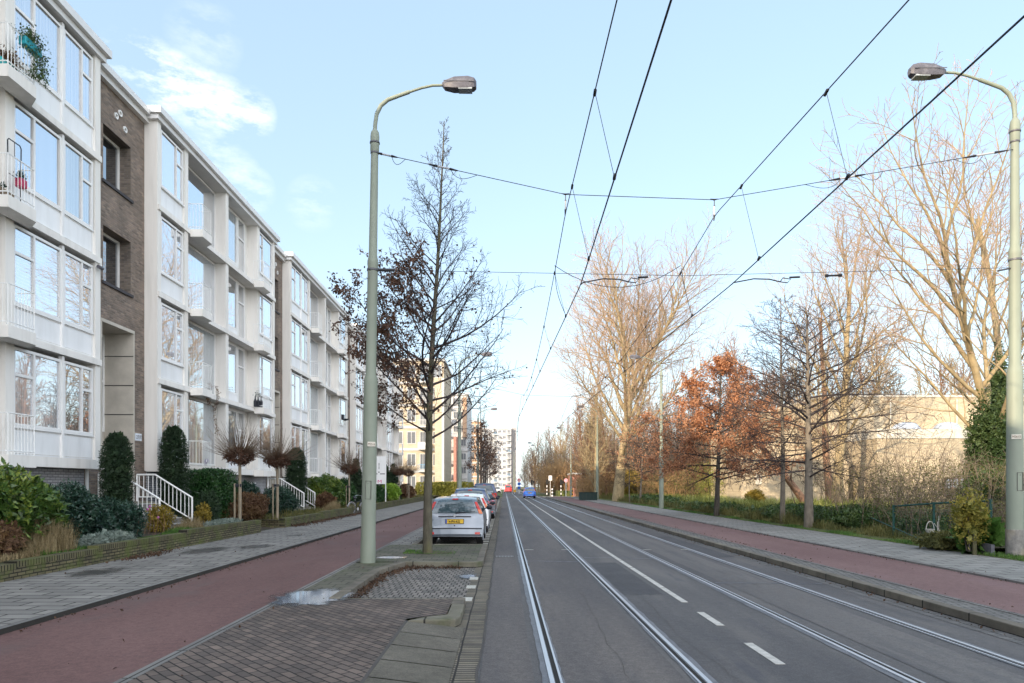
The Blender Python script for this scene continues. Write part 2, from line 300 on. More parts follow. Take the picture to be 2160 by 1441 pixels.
tile = brick('grey_pavement_tile', (.255, .242, .222), (.185, .176, .164), (.042, .039, .036), .60, .30, .019, 'xy', vs=.8, var=.22, stain=((.55, (.10, .095, .09), .6, .56), (2.6, (.075, .07, .065), .55, .62)), wob=.02)
tile2 = brick('grey_pavement_tile_right', (.25, .245, .23), (.19, .187, .175), (.055, .052, .046), .60, .30, .019, 'xy', vs=.6, var=.2, stain=((.8, (.15, .145, .12), .5, .56),), wob=.03)
paver = brick('brown_brick_paving', (.165, .127, .107), (.090, .074, .066), (.018, .016, .015), .20, .098, .009, 'xy', vs=.9, var=.35, stain=((.7, (.075, .07, .055), .55, .55), (3, (.055, .048, .042), .6, .63)), wob=.035, rot=47)
setts = brick('grey_bay_setts', (.215, .195, .175), (.125, .118, .11), (.032, .029, .026), .105, .225, .013, 'xy', vs=1.1, var=.3, stain=((1.4, (.07, .062, .055), .6, .58),), wob=.03)
gutter = brick('gutter_brick', (.205, .18, .135), (.12, .108, .09), (.025, .022, .02), .23, .075, .012, 'xy', vs=2, var=.35, off=0, stain=((1.6, (.06, .055, .05), .7, .56),), wob=.02)
gutter2 = brick('gutter_brick_right', (.17, .165, .16), (.12, .117, .115), (.05, .048, .046), .23, .075, .012, 'xy', vs=2, var=.3, off=0)
kerbm = brick('kerb_concrete', (.17, .15, .118), (.125, .112, .092), (.02, .018, .016), 1.0, 3.0, .014, 'yz', vs=2.2, var=.4, off=0, stain=((1.7, (.045, .042, .036), .7, .58),))
kerbx = brick('kerb_concrete_cross', (.16, .15, .115), (.13, .12, .09), (.02, .018, .016), 1.0, 3.0, .014, 'xz', vs=2.2, var=.35, off=0, stain=((2.5, (.06, .075, .03), .7, .52),))
edge = brick('edging_stone', (.20, .195, .185), (.16, .155, .148), (.04, .037, .033), 1.0, .11, .012, 'yx', vs=1.5, var=.25, off=0)
mossy = brick('mossy_paving', (.13, .122, .095), (.095, .09, .068), (.04, .04, .028), .30, .30, .012, 'xy', vs=1, var=.3, stain=((1.3, (.065, .085, .03), .75, .5),), wob=.03)
rampm = ground('ramp_concrete', (.088, .080, .064), (.130, .118, .096), .9, 1.2, .5, ((2, (.085, .08, .065), .6, .58),), .3)
linem = ground('road_paint', (.36, .35, .32), (.50, .485, .45), .7, 5, .2, ((9, (.2, .19, .18), .7, .6),), .12)
steel = mat('rail_steel', (.50, .52, .55), .42, .45, .08, 3, vscale=(1,.1,1))
steel_rust = mat('rail_groove', (.018, .017, .016), .9)
soil = ground('soil', (.045, .035, .025), (.085, .065, .045), .95, 2, .6, ((3, (.05, .07, .02), .6, .5),), .5)
lawn = ground('grass_ground', (.045, .07, .018), (.12, .14, .045), .95, .7, .5, ((2.5, (.13, .10, .05), .6, .52),), .5)
waterm = mat('puddle_water', (.19, .23, .28), .06, 0, .3, 4, spec=.9)
dampm = ground('damp_paving', (.045, .042, .040), (.075, .07, .065), .4, 3, .3, (), .3)
def soften(m):     # the wet edge dries out unevenly
    n, l = m.node_tree.nodes, m.node_tree.links; p = n['Principled BSDF']; tc = n.new('ShaderNodeTexCoord'); mp = n.new('ShaderNodeMapping'); mp.inputs['Location'].default_value = (-1, -1, 0); mp.inputs['Scale'].default_value = (2, 2, 0); l.new(tc.outputs['Generated'], mp.inputs[0])
    ln = n.new('ShaderNodeVectorMath'); ln.operation = 'LENGTH'; l.new(mp.outputs[0], ln.inputs[0]); nz = n.new('ShaderNodeTexNoise'); nz.inputs['Scale'].default_value = 5; nz.inputs['Detail'].default_value = 6; l.new(tc.outputs['Object'], nz.inputs['Vector'])
    a = n.new('ShaderNodeMath'); a.operation = 'MULTIPLY_ADD'; l.new(nz.outputs['Fac'], a.inputs[0]); a.inputs[1].default_value = -1.1; l.new(ln.outputs['Value'], a.inputs[2])
    r = n.new('ShaderNodeMapRange'); r.inputs['From Min'].default_value = -.35; r.inputs['From Max'].default_value = .35; r.inputs['To Min'].default_value = .85; r.inputs['To Max'].default_value = 0; l.new(a.outputs[0], r.inputs['Value']); l.new(r.outputs[0], p.inputs['Alpha'])
soften(dampm); soften(waterm)
for q in waterm.node_tree.nodes:
    if q.type == 'MAP_RANGE' and abs(q.inputs['From Max'].default_value-.35) < 1e-4: q.inputs['From Min'].default_value = .05; q.inputs['From Max'].default_value = .30; q.inputs['To Min'].default_value = 1

def sheet(name, x0, x1, y0, y1, z, m, nx=1):
    b = MB(); ys = [y0]
    while ys[-1] < y1: ys.append(min(y1, ys[-1]+25))
    for a, c in zip(ys, ys[1:]): b.quad((x0,a,z),(x1,a,z),(x1,c,z),(x0,c,z))
    return st(b.build(name, m))
Y0, YE = -45, 103
g = MB(); g.quad((-400,-300,-.03),(500,-300,-.03),(500,900,-.03),(-400,900,-.03)); st(g.build('ground', lawn))
sheet('road', -.25, 6.13, Y0, 400, 0, asphalt)
sheet('road_patch', -.22, .28, Y0, YE, .004, asphalt_warm)
sheet('road_patch', .56, 1.68, 2, 26, .004, asphalt_warm)
asphalt_mid = ground('asphalt_tyre_polished', (.085, .080, .078), (.125, .116, .110), .7, .7, .25, ((1.6, (.06, .06, .064), .7, .52),), stretch=(1.6, .15, 1))
sheet('road_patch', 4.05, 4.88, 4, 70, .004, asphalt_mid)
b = MB(); b.poly([(1.98,11.2,.004),(2.62,11.25,.004),(2.6,15.9,.004),(1.99,15.8,.004)]); b.poly([(5.32,17,.004),(5.80,17.1,.004),(5.8,24,.004),(5.33,24,.004)]); st(b.build('road_patch', ground('repair_asphalt', (.048,.048,.052), (.075,.074,.078), .85, .8, .3)))
b = MB()   # worn mouth of the side road
b.poly([(-.25,YE,-.004),(60,YE-3,-.004),(60,YE+9,-.004),(-.25,YE+9,-.004)]); st(b.build('side_road', ground('light_asphalt', (.17,.155,.14), (.22,.20,.18), .85, .5, .2)))
def rail(x, side):   # side: where the groove lies
    r = wthing('tram_rail', None, None, (x, Y0, 0)); r['kind'] = 'structure'
    MB().box(x-.021, x+.021, Y0, 330, .004, .016).build('rail_head', steel, r)
    MB().box(x+side*.030, x+side*.072, Y0, 330, .001, .0075).build('rail_groove', steel_rust, r)
    MB().box(x+side*.074, x+side*.094, Y0, 330, .004, .013).build('rail_lip', steel, r)
    s = MB(); rng = random.Random(int(x*100)); y = Y0; 
    a = .06; c = .07
    pts = []
    while y < 120:
        pts.append((y, x-.075-rng.random()*.02-(.03 if side < 0 else 0), x+.075+rng.random()*.02+(.03 if side > 0 else 0))); y += .22
    for p, q in zip(pts, pts[1:]): s.quad((p[1],p[0],.0062),(p[2],p[0],.0062),(q[2],q[0],.0062),(q[1],q[0],.0062))
    s.build('sealing_strip', sealmat, r)
for x, sd in ((.44, 1), (1.865, -1), (3.72, 1), (5.20, -1)): rail(x, sd)
m_ = MB()
for y0, y1 in ((3.0, 3.9), (4.95, 5.85), (6.86, 7.78), (8.76, 9.67)): m_.box(2.73, 2.83, y0, y1, .001, .006)
y = 10.5
while y < 100: m_.box(2.73, 2.83, y, y+1.42, .001, .006); y += 1.47
st(m_.build('lane_marking', linem))
m_ = MB()
for x in (.58, 1.60, 3.86, 4.92): m_.box(x, x+.24, 18.95, 19.03, .009, .012)
st(m_.build('lane_marking', linem))
# right hand side
sheet('gutter', 5.84, 6.12, Y0, YE, .005, gutter2)
def kerb(x0, x1, y0, y1, z, m=kerbm):
    b = MB(); n = max(1, int((y1-y0)/1.0)); rng = random.Random(int(x0*91+y0))
    b.box(x0, x1, y0, y1, -.02, z); return st(b.build('kerb', m, bevel=.012))
kerb(6.13, 6.30, Y0, YE-3, .12)
sheet('paving_strip', 6.30, 6.70, Y0, YE-3, .112, brick('strip_brick', (.17,.165,.155), (.125,.12,.115), (.04,.038,.034), .105, .21, .01, 'xy', vs=1.5, var=.25, stain=((2,(.30,.29,.28),.5,.6),)))
sheet('bike_path', 6.70, 8.82, Y0, YE-3, .118, red2)
st(MB().box(8.82, 8.93, Y0, YE-3, .0, .155).build('kerb', edge))
st(MB().box(6.66, 6.74, Y0, YE-3, .0, .124).build('kerb', edge))
sheet('pavement', 8.93, 11.25, Y0, YE-3, .15, tile2)
# verge, rising away from the street
v = MB(); xs = [11.25, 11.7, 13, 16, 22, 40, 140]; zs = [.155, .19, .30, .42, .55, .6, .6]
for (xa, za), (xb, zb) in zip(zip(xs, zs), zip(xs[1:], zs[1:])):
    for k in range(-4, 10): v.quad((xa, k*10, za), (xb, k*10, zb), (xb, k*10+10, zb), (xa, k*10+10, za))
st(v.build('grass_verge', lawn))
b = MB(); b.poly([(8,YE+9,-.001),(90,YE+9,-.001),(160,500,.3),(7,500,.3)]); st(b.build('wood_floor', ground('leaf_litter_floor', (.10,.07,.035), (.17,.12,.06), .95, .6, .4, ((2,(.07,.10,.025),.7,.5),), .4)))
b = MB(); b.box(9, 70, YE+10.5, YE+40, .0, .9); st(b.build('grass_bank', lawn))
# left hand side
sheet('gutter', -.62, -.25, Y0, YE, .003, gutter)
bay = sheet('parking_bay', -2.6, -.62, 10.25, YE-8, -.004, setts)
sheet('bike_path', -5.72, -3.36, Y0, YE, .1, red)
st(MB().box(-3.36, -3.25, Y0, YE, -.02, .106).build('kerb', edge))
sheet('brick_paving', -3.25, -1.24, Y0, 10.22, .1, paver)
b = MB(); b.poly([(-1.24,8.70,.1),(-.98,8.88,.1),(-.76,9.02,.1),(-.76,10.22,.1),(-1.24,10.22,.1)]); st(b.build('brick_paving', paver))
st(MB().box(-.76,-.58,9.76,10.3,-.02,.110).build('kerb', kerbm, bevel=.012))
sheet('brick_paving', -3.25, -2.62, 10.22, 15.0, .1, paver)
sheet('brick_paving', -3.25, -2.62, 19.4, YE-8, .1, tile)
st(MB().box(-5.83, -5.72, Y0, YE, -.02, .165).build('kerb', edge))
sheet('pavement', -8.75, -5.83, Y0, YE, .16, tile)
# bay kerbs: slanting kerb stones up to the island
st(MB().prism([(-2.62,10.2),(-2.45,10.2),(-2.45,13.6),(-2.62,13.6)], -.02, .125).build('kerb', kerbm, bevel=.015))
st(MB().prism([(-2.62,13.6),(-2.45,13.6),(-2.15,15.0),(-2.32,15.08)], -.02, .125).build('kerb', kerbm, bevel=.015))
st(MB().prism([(-2.32,15.0),(-.62,14.95),(-.50,15.06),(-.46,15.2),(-.62,15.22),(-.66,15.12),(-2.32,15.18)], -.02, .125).build('kerb', kerbx, bevel=.015))
st(MB().box(-.62, -.46, 15.2, 19.4, -.02, .125).build('kerb', kerbm, bevel=.015))
st(MB().box(-2.62, -.46, 19.4, 19.55, -.02, .125).build('kerb', kerbx, bevel=.015))
b = MB(); b.poly([(-3.25,15,.117),(-2.32,15.1,.117),(-.62,15.1,.117),(-.62,19.4,.117),(-3.25,19.4,.117)]); b.poly([(-3.25,10.2,.104),(-2.62,10.2,.104),(-2.62,13.6,.104),(-2.32,15.1,.104),(-3.25,15,.104)]); st(b.build('pavement_island', mossy))
kerb(-2.64, -2.5, 19.55, YE-8, .125)
# driveway end: concrete kerb, gritty ramp blocks sloping to the gutter
st(MB().box(-2.62, -.6, 10.22, 10.32, -.02, .095).build('kerb', kerbx, bevel=.01))
st(MB().prism([(-1.22,8.55),(-.62,8.62),(-.56,8.8),(-.56,9.75),(-.75,9.75),(-.75,8.95),(-1.0,8.8)], -.02, .112).build('kerb', kerbx, bevel=.02))
b = MB(); j_ = MB(); y = 8.52
while y > -3:
    y1 = y-.62
    b.poly([(-1.21,y1+.022,.104),(-.50,y1+.022,.018),(-.50,y,.018),(-1.21,y,.104)])
    j_.box(-1.205, -.5, y1-.004, y1+.014, .0, .02); b.poly([(-.50,y1+.012,.018),(-.50,y1+.012,-.02),(-.50,y,-.02),(-.50,y,.018)])
    y = y1
st(b.build('driveway_ramp', rampm)); st(j_.build('kerb', M['joint']))
st(MB().box(-1.24,-1.205,-3,8.56,.05,.107).build('kerb', M['joint']))
# white marker blocks along the bay
wb = MB()
for y in (10.6, 11.9, 13.0): wb.box(-.66, -.50, y, y+.34, -.02, .008)
y = 19.9
while y < 80: wb.box(-.66, -.49, y, y+.25, -.02, .008); y += .95
st(wb.build('bay_marking', ground('white_block', (.36,.35,.31), (.46,.45,.41), .9, 3, .2, ((3,(.2,.19,.17),.5,.58),))))
# puddles: a wet shape with uneven shore
def puddle(cx, cy, rx, ry, z, seed, wet=1.35):
    rng = random.Random(seed); K = 40; ph = [rng.random()*6.28 for _ in range(4)]
    def ring(k, zz):
        return [(cx+cos(t)*rx*k*(1+.10*sin(2*t+ph[0])+.08*sin(3*t+ph[1])+.05*sin(7*t+ph[2])), cy+sin(t)*ry*k*(1+.10*sin(2*t+ph[0])+.08*sin(5*t+ph[3])), zz) for t in [2*pi*i/K for i in range(K)]]
    st(MB().poly(ring(wet, z+.003)).build('damp_patch', dampm)); st(MB().poly(ring(1, z+.006)).build('puddle', waterm))
puddle(-2.86, 10.35, .60, .95, .104, 1, 1.2); puddle(-2.6, 15.9, .42, .32, .117, 2, 1.15); puddle(-.72, 13.5, .20, .38, .001, 3, 1.5); puddle(-.6, 19.9, .10, .6, .002, 4, 1.3)
for cx, cy, rx, ry, s in ((-7.6, 12.9, .5, .9, 11), (-7.5, 17.2, .55, 1.3, 12), (-6.7, 18.3, .5, .8, 13), (-6.9, 22.3, .3, .4, 14)):
    rng = random.Random(s); st(MB().poly([(cx+cos(t)*rx*(1+.2*sin(3*t+s)), cy+sin(t)*ry*(1+.15*sin(4*t+s*2)), .1635) for t in [2*pi*i/30 for i in range(30)]]).build('damp_patch', dampm))
# drain grate in the road edge
dg = wthing('drain_grate', 'iron drain grate let into the road edge beside the kerb island', 'drain grate', (-.1, 17.2, 0))
MB().box(-.22, .26, 17.0, 17.42, .0045, .007).build('frame', M['joint'], dg)
g_ = MB()
for i in range(12): g_.box(-.20+i*.038, -.182+i*.038, 17.03, 17.39, .0072, .012)
g_.build('grating', mat('iron_grey', (.22,.22,.22), .6, .3), dg)
# cracks and tar seams across the road
tarm = ground('tar_seam', (.07,.085,.12), (.11,.13,.17), .45, 5, .2)
for k, (x0, x1, y) in enumerate(((-.22, .36, 5.9), (2.0, 5.9, 5.95), (.6, 1.75, 16.2), (2.0, 3.6, 17.0), (3.9, 5.8, 12.6))):
    rng = random.Random(k+5); b = MB(); n = int((x1-x0)/.12)+1; pts = []
    yy = y
    for i in range(n+1): yy += rng.uniform(-.05, .05); pts.append((x0+(x1-x0)*i/n, yy, rng.uniform(.008, .03)))
    for p, q in zip(pts, pts[1:]): b.quad((p[0],p[1]-p[2],.0085),(q[0],q[1]-q[2],.0085),(q[0],q[1]+q[2],.0085),(p[0],p[1]+p[2],.0085))
    st(b.build('tar_seam', tarm))
for x0, ya, yb, s_ in ((2.15, 4, 22, 1), (5.62, 9, 40, 3), (1.2, 6, 14, 4), (4.5, 12, 26, 5)):
    rng = random.Random(s_); b = MB(); pts = []; y = ya; x = x0
    while y < yb: x += rng.uniform(-.035, .035)+(x0-x)*.1; pts.append((y, x, rng.uniform(.001, .004))); y += .25
    for p, q in zip(pts, pts[1:]): b.quad((p[1]-p[2],p[0],.0088),(p[1]+p[2],p[0],.0088),(q[1]+q[2],q[0],.0088),(q[1]-q[2],q[0],.0088))
    st(b.build('road_crack', M['joint']))
b = MB(); pts = []; rng = random.Random(77); y = 1
while y < 60: pts.append((y, -.245+rng.uniform(-.02,.02), rng.uniform(.006,.016))); y += .3
for p, q in zip(pts, pts[1:]): b.quad((p[1]-p[2],p[0],.0095),(p[1]+p[2],p[0],.0095),(q[1]+q[2],q[0],.0095),(q[1]-q[2],q[0],.0095))
st(b.build('tar_seam', M['joint']))
# garden soil on the left
v = MB()
for a, c in ((Y0, 24.0), (26.4, 38.6), (44, 96)): v.quad((-12.2,a,.50),(-8.72,a,.44),(-8.72,c,.44),(-12.2,c,.50))
v.quad((-12.2,24,.30),(-8.72,24,.17),(-8.72,26.4,.17),(-12.2,26.4,.30)); v.quad((-12.2,38.6,.3),(-8.72,38.6,.17),(-8.72,44,.17),(-12.2,44,.3))
st(v.build('garden_soil', soil))
# low garden walls, soldier course on top
gw = brick('mossy_garden_brick', (.185, .155, .085), (.10, .088, .055), (.030, .028, .020), .205, .064, .012, 'yz', vs=1.6, var=.35, stain=((2.2, (.10, .125, .028), .85, .46), (1.1, (.03, .028, .024), .75, .60)), wob=.02)
gwt = brick('mossy_soldier_course', (.16, .14, .075), (.105, .095, .055), (.022, .02, .015), .072, 1.0, .014, 'yz', vs=1.6, var=.35, off=0, stain=((2.2, (.105, .13, .03), .85, .46),))
gwx = brick('mossy_garden_brick_end', (.185, .155, .085), (.10, .088, .055), (.030, .028, .020), .205, .064, .012, 'xz', vs=1.6, var=.35, stain=((2.2, (.10, .125, .028), .9, .46),))
def garden_wall(segs, label, ret=None):
    t = wthing('garden_wall', label, 'garden wall', (-8.6, segs[0][0], .16), 'low brick garden walls'); w_ = MB(); c_ = MB()
    for y0, y1, h in segs:
        w_.box(-8.72, -8.5, y0, y1, .1, h-.10); c_.box(-8.725, -8.492, y0, y1, h-.10, h)
    if ret:
        for ry, x0 in ret: 
            q = MB().box(x0, -8.721, ry-.11, ry+.11, .1, .46).build('return_wall', gwx, t)
    w_.build('wall', gw, t); c_.build('coping', gwt, t)
garden_wall([(-2, 11.9, .44), (11.9, 14.3, .475), (14.3, 18.3, .535), (18.3, 23.9, .60)], 'low mossy brick wall stepping up along the pavement below the nearest shrubs')
garden_wall([(26.5, 32.0, .52), (32.0, 38.5, .57)], 'low mossy brick wall with a corner return, between the globe trees and the bicycle', [(26.62, -11.2)])
garden_wall([(44.0, 60, .60), (60, 82, .62)], 'low brick wall running on past the bicycle towards the sunlit hedge', [(44.1, -11)])
# ---------------------------------------------------------------- the apartment row
XF = -11.7; LV = [2.33, 5.26, 8.2, 11.15]; PITCH = 2.945; ROOFZ = 14.12
PANES = ['glass_a', 'glass_c', 'glass_b', 'glass_d']
def frame_window(root, x, y0, y1, z0, z1, mull=(), trans=(), pane='glass_c', fw=.06, name='window', d=.07):
    """frame outline with upright bars at mull and cross bars (ya, yb, z); glass is one sheet behind"""
    b = MB(); b.box(x-d, x, y0, y1, z0, z0+fw); b.box(x-d, x, y0, y1, z1-fw, z1); b.box(x-d, x, y0, y0+fw, z0+fw, z1-fw); b.box(x-d, x, y1-fw, y1, z0+fw, z1-fw)
    for mpos, mw in mull: b.box(x-d, x-.002, mpos-mw/2, mpos+mw/2, z0+fw, z1-fw)
    for ya, yb, z in trans: b.box(x-d, x-.004, ya, yb, z-.035, z+.035)
    f = b.build(name, M['white'], root, bevel=0)
    MB().quad((x-d*.6, y0+fw*.5, z0+fw*.5), (x-d*.6, y1-fw*.5, z0+fw*.5), (x-d*.6, y1-fw*.5, z1-fw*.5), (x-d*.6, y0+fw*.5, z1-fw*.5)).build('pane', M[pane], f)
    return f
def balcony(root, ya, yb, z, slant_near=False):
    """small trapezoid balcony slab in front of the frame with a barred railing"""
    xo = XF+.52
    pts = [(XF+.06, ya), (xo, ya), (xo, yb), (XF+.06, yb+.45)]
    s = MB().prism(pts, z-.11, z+.17).build('balcony', M['cream'], root)
    r = MB(); xi = XF-.05
    path = [(XF-.02, ya+.04), (xo-.04, ya+.04), (xo-.04, yb-.02)]
    for zz in (z+1.12, z+.26): r.tube([(p[0], p[1], zz) for p in path], .016, 5)
    n1 = 4; n2 = max(5, int((yb-ya)/.11))
    for i in range(n1): x = XF+.02+(xo-.04-XF-.02)*i/n1; r.tube([(x, ya+.04, z+.18), (x, ya+.04, z+1.12)], .008, 4)
    for i in range(n2+1): y = ya+.04+(yb-ya-.06)*i/n2; r.tube([(xo-.04, y, z+.18), (xo-.04, y, z+1.12)], .008 if i not in (0, n2) else .014, 4)
    r.tube([(xo-.04, yb-.02, z+1.12), (XF+.08, yb-.02, z+1.12)], .012, 4)
    r.build('railing', M['railing'], s)
def block(y0, y1, bays, label, seed, depth=9.0):
    rng = random.Random(seed)
    t = wthing('apartment_block', label, 'apartment building', (XF, (y0+y1)/2, 0), 'white fronts of the long apartment row')
    XR = XF-.50; XB = XF-depth
    w_ = MB(); w_.box(XB, XR, y0+.26, y1-.26, 2.3, ROOFZ)
    w_.box(XB, XF, y0, y0+.25, 2.3, ROOFZ); w_.box(XB, XF, y1-.25, y1, 2.3, ROOFZ)
    w_.build('wall', M['cream'], t)
    pl = MB(); pl.box(XB, XF-.42, y0+.1, y1-.1, .2, 2.298); pl.build('plinth', M['greybrick'], t)
    sl_ = MB(); lg = MB()
    for k, z in enumerate(LV):
        sl_.box(XR+.001, XF-.01, y0+.251, y1-.251, z, z+.20)
        if k: lg.box(XF-.008, XF+.055, y0+.02, y1-.02, z-.005, z+.17)
        else: lg.box(XF-.40, XF+.05, y0-.005, y1+.005, z-.06, z+.20)
    sl_.build('floor_slab', M['cream'], t); lg.build('ledge', M['ledge'] if False else M['cream'], t)
    c_ = MB(); c_.box(XB-.3, XF+.10, y0-.14, y1+.14, ROOFZ, ROOFZ+.17); c_.box(XB-.4, XF+.22, y0-.22, y1+.22, ROOFZ+.172, ROOFZ+.40)
    rf = c_.build('roof_edge', M['roofwhite'], t, bevel=.01); MB().box(XB, XF-.1, y0, y1, ROOFZ+.402, ROOFZ+.43).build('roofing', M['roof'], rf)
    y = y0+.25; pier = MB()
    for i, (kind, wd) in enumerate(bays):
        ya, yb = y, y+wd
        if i < len(bays)-1: pier.box(XR+.002, XF, yb, yb+.28, LV[0]+.2, ROOFZ)
        for k, z in enumerate(LV):
            zt = (LV[k+1] if k < 3 else ROOFZ)-.03; zs = z+.90
            if kind[0] == 'W':
                fx = XF-.07
                p_ = MB(); p_.box(XR+.003, fx, ya+.001, yb-.001, z+.17, zs); sp_ = p_.build('spandrel_panel', M['panel'], t)
                jj = MB(); jj.box(fx-.01, fx+.003, ya+.06, yb-.06, z+.24, z+.252); jj.box(fx-.01, fx+.003, ya+.06, yb-.06, zs-.085, zs-.073); jj.box(fx-.01, fx+.003, ya+.05, ya+.06, z+.24, zs-.073); jj.box(fx-.01, fx+.003, yb-.06, yb-.05, z+.24, zs-.073); jj.build('panel_joint', M['ledge'], sp_)
                pm = PANES[(rng.randrange(4))] if kind != 'W33' else ('glass_a', 'glass_b', 'glass_c', 'glass_a')[k]
                if kind == 'W33':
                    m1 = ya+wd*.235; m2 = ya+wd*.565; m3 = ya+wd*.83
                    frame_window(t, XF-.03, ya+.02, m2-.03, zs, zt-.1, [(m1, .07)], [(ya, m1, zs+(zt-zs)*.62)], pm, .07)
                    frame_window(t, XF-.03, m2+.06, yb-.06, zs, zt-.1, [(m3, .06)], [(m3, yb-.1, zs+(zt-zs)*.62)], PANES[(k+seed) % 4], .07)
                    pj = MB(); pj.box(XF-.12, XF-.012, m2-.028, m2+.058, z+.17, zt); pj.box(XF-.1, XF-.028, ya+.02, yb-.02, zs-.045, zs-.002); pj.build('window_sill', M['white'], t)
                else:
                    mm = (ya+wd*.68) if kind == 'Wn' else (ya+wd*.28)
                    tr = [(mm, yb, zs+(zt-zs)*.64)] if kind == 'Wn' else [(ya, mm, zs+(zt-zs)*.64)]
                    frame_window(t, XF-.03, ya+.05, yb-.05, zs, zt-.1, [(mm, .06)], tr, pm, .07)
                    MB().box(XF-.1, XF+.0, ya+.03, yb-.03, zs-.05, zs-.003).build('window_sill', M['white'], t)
            else:   # loggia bays: glass set back, balcony in front
                gx = XR+.07; pm = ('glass_d', 'glass_d', 'glass_a', 'glass_c')[(k+(kind == 'LB')) % 4]
                if kind == 'LA':
                    frame_window(t, gx, ya+.02, yb-.02, z+.28, zt-.02, [], [], pm, .07)
                    balcony(t, ya+.05, ya+.85, z)
                else:
                    dm = ya+wd*.60
                    frame_window(t, gx, ya+.02, dm, z+.62, zt-.02, [], [], pm, .09)
                    MB().box(XR+.003, gx-.01, ya+.02, dm, z+.2, z+.62).build('spandrel_panel', M['panel'], t)
                    d_ = frame_window(t, gx, dm+.03, dm+.92, z+.21, zt-.02, [], [(dm, dm+.9, z+2.0)], 'glass_c', .11, 'door')
                    balcony(t, yb-.62, yb+.30, z)
            # soffit edge of the next slab gets its own ledge already
        y = yb+.28
    pier.build('pier', M['cream'], t)
    # basement windows in the plinth
    n = int((y1-y0)/2.7)
    for i in range(n):
        yy = y0+1.0+i*2.7
        if yy+1.2 < y1-.3: frame_window(t, XF-.39, yy, yy+1.15, .85, 1.95, [(yy+.58, .05)], [], 'glass_c', .07, 'basement_window')
    # downpipe
    MB().tube([(XF+.04-.36, y1-.12, .3), (XF+.04-.36, y1-.12, 2.27)], .045, 8).build('downpipe', M['railing'], t)
    return t
def holes_wall(b, x, y0, y1, z0, z1, holes, depth, rb):
    """a wall face at x with deep rectangular openings: b takes the face, rb the reveals"""
    ys = sorted({y0, y1, *[h[0] for h in holes], *[h[1] for h in holes]}); zs = sorted({z0, z1, *[h[2] for h in holes], *[h[3] for h in holes]})
    for ya, yb in zip(ys, ys[1:]):
        for za, zb in zip(zs, zs[1:]):
            if any(h[0] <= ya and yb <= h[1] and h[2] <= za and zb <= h[3] for h in holes): continue
            b.quad((x, ya, za), (x, yb, za), (x, yb, zb), (x, ya, zb))
    for a, c, e, f in holes:
        xi = x-depth
        rb.quad((x, c, e), (xi, c, e), (xi, c, f), (x, c, f)); rb.quad((x, a, e), (x, a, f), (xi, a, f), (xi, a, e))
        rb.quad((x, a, f), (x, c, f), (xi, c, f), (xi, a, f)); rb.quad((x, a, e), (xi, a, e), (xi, c, e), (x, c, e))
def stair_tower(y0, y1, label, plate=False):
    xb = XF-.44; t = wthing('stair_tower', label, 'stairwell', (xb, (y0+y1)/2, 0), 'brown brick stairwells between the white fronts')
    a = y0+(y1-y0)*.27; c = y0+(y1-y0)*.74
    wins = [(a, c, z, z+1.70) for z in (8.0, 11.08)]
    f = MB(); r = MB(); holes_wall(f, xb, y0-.3, y1+.3, .2, ROOFZ-.1, wins+[(a-.1, c+.12, 1.2, 6.75)], .42, r)
    f.build('wall', M['brownbrick'], t)
    for h in wins:
        xi = xb-.42; rv = MB()
        rv.quad((xb, h[1], h[2]), (xi, h[1], h[2]), (xi, h[1], h[3]), (xb, h[1], h[3])); rv.quad((xb, h[0], h[2]), (xb, h[0], h[3]), (xi, h[0], h[3]), (xi, h[0], h[2])); rv.quad((xb, h[0], h[3]), (xb, h[1], h[3]), (xi, h[1], h[3]), (xi, h[0], h[3])); rv.build('reveal', M['brownbrickx'], t)
    for h in wins:
        frame_window(t, xb-.36, h[0], h[1]+.0, h[2], h[3], [(h[0]+.55, .05)], [], 'darkglass', .08)
        MB().box(xb-.35, xb+.06, h[0]-.08, h[1]+.08, h[2]-.09, h[2]-.002).build('window_sill', M['darkreveal'], t)
    vb = MB()
    ym = (a+c)/2-.1
    for dy, dz in ((0, 13.35), (.22, 13.55), (.5, 13.18)): vb.disc((xb+.002, ym+dy, dz), .10, 'x', 16, .04, .055)
    vb.build('vent_ring', M['white'], t)
    # concrete portal
    pa, pc = a-.1, c+.12; p_ = MB(); dp = 1.0
    p_.box(xb-dp, xb+.03, pc, pc+.06, 1.2, 6.75); p_.box(xb-dp, xb+.03, pa-.06, pa, 1.2, 6.75); p_.box(xb-dp, xb+.035, pa-.06, pc+.06, 6.752, 6.85)
    p_.box(xb-dp, xb+.02, pa-.06, pc+.06, .9, 1.198)
    po = p_.build('portal', M['concrete'], t)
    j = MB()
    for z in (2.2, 3.15, 4.1, 5.05, 6.0): j.box(xb-dp+.02, xb+.02, pc-.006, pc-.001, z, z+.03)
    j.build('joint', M['joint'], po)
    frame_window(t, xb-dp+.08, pa, pc, 3.55, 6.72, [(pa+(pc-pa)*.5, .07)], [(pa, pc, 5.2)], 'glass_c', .09)
    MB().box(xb-dp, xb-dp+.06, pa, pc, 3.1, 3.548).build('panel', M['concrete'], t)
    frame_window(t, xb-dp+.08, pa, pc, 1.2, 3.1, [(pa+(pc-pa)*.45, .1)], [(pa, pc, 2.0)], 'darkglass', .1, 'door')
    cm_ = MB(); cm_.box(xb-4.3, xb+.16, y0-.10, y1+.10, ROOFZ-.1, ROOFZ+.08); cm_.box(xb-4.3, xb+.3, y0+.23, y1-.23, ROOFZ+.082, ROOFZ+.28)
    cm_.build('roof_edge', M['roofwhite'], t)
    if plate:
        hp = MB().box(xb+.002, xb+.03, c+.24, c+.62, 3.28, 3.52).build('number_plate', mat('plate_blue_white', (.74,.78,.84), .4), t)
        txt('27/77', .17, M['darkreveal'], hp, (xb+.034, c+.275, 3.34), 'x', 'numerals')
    return t
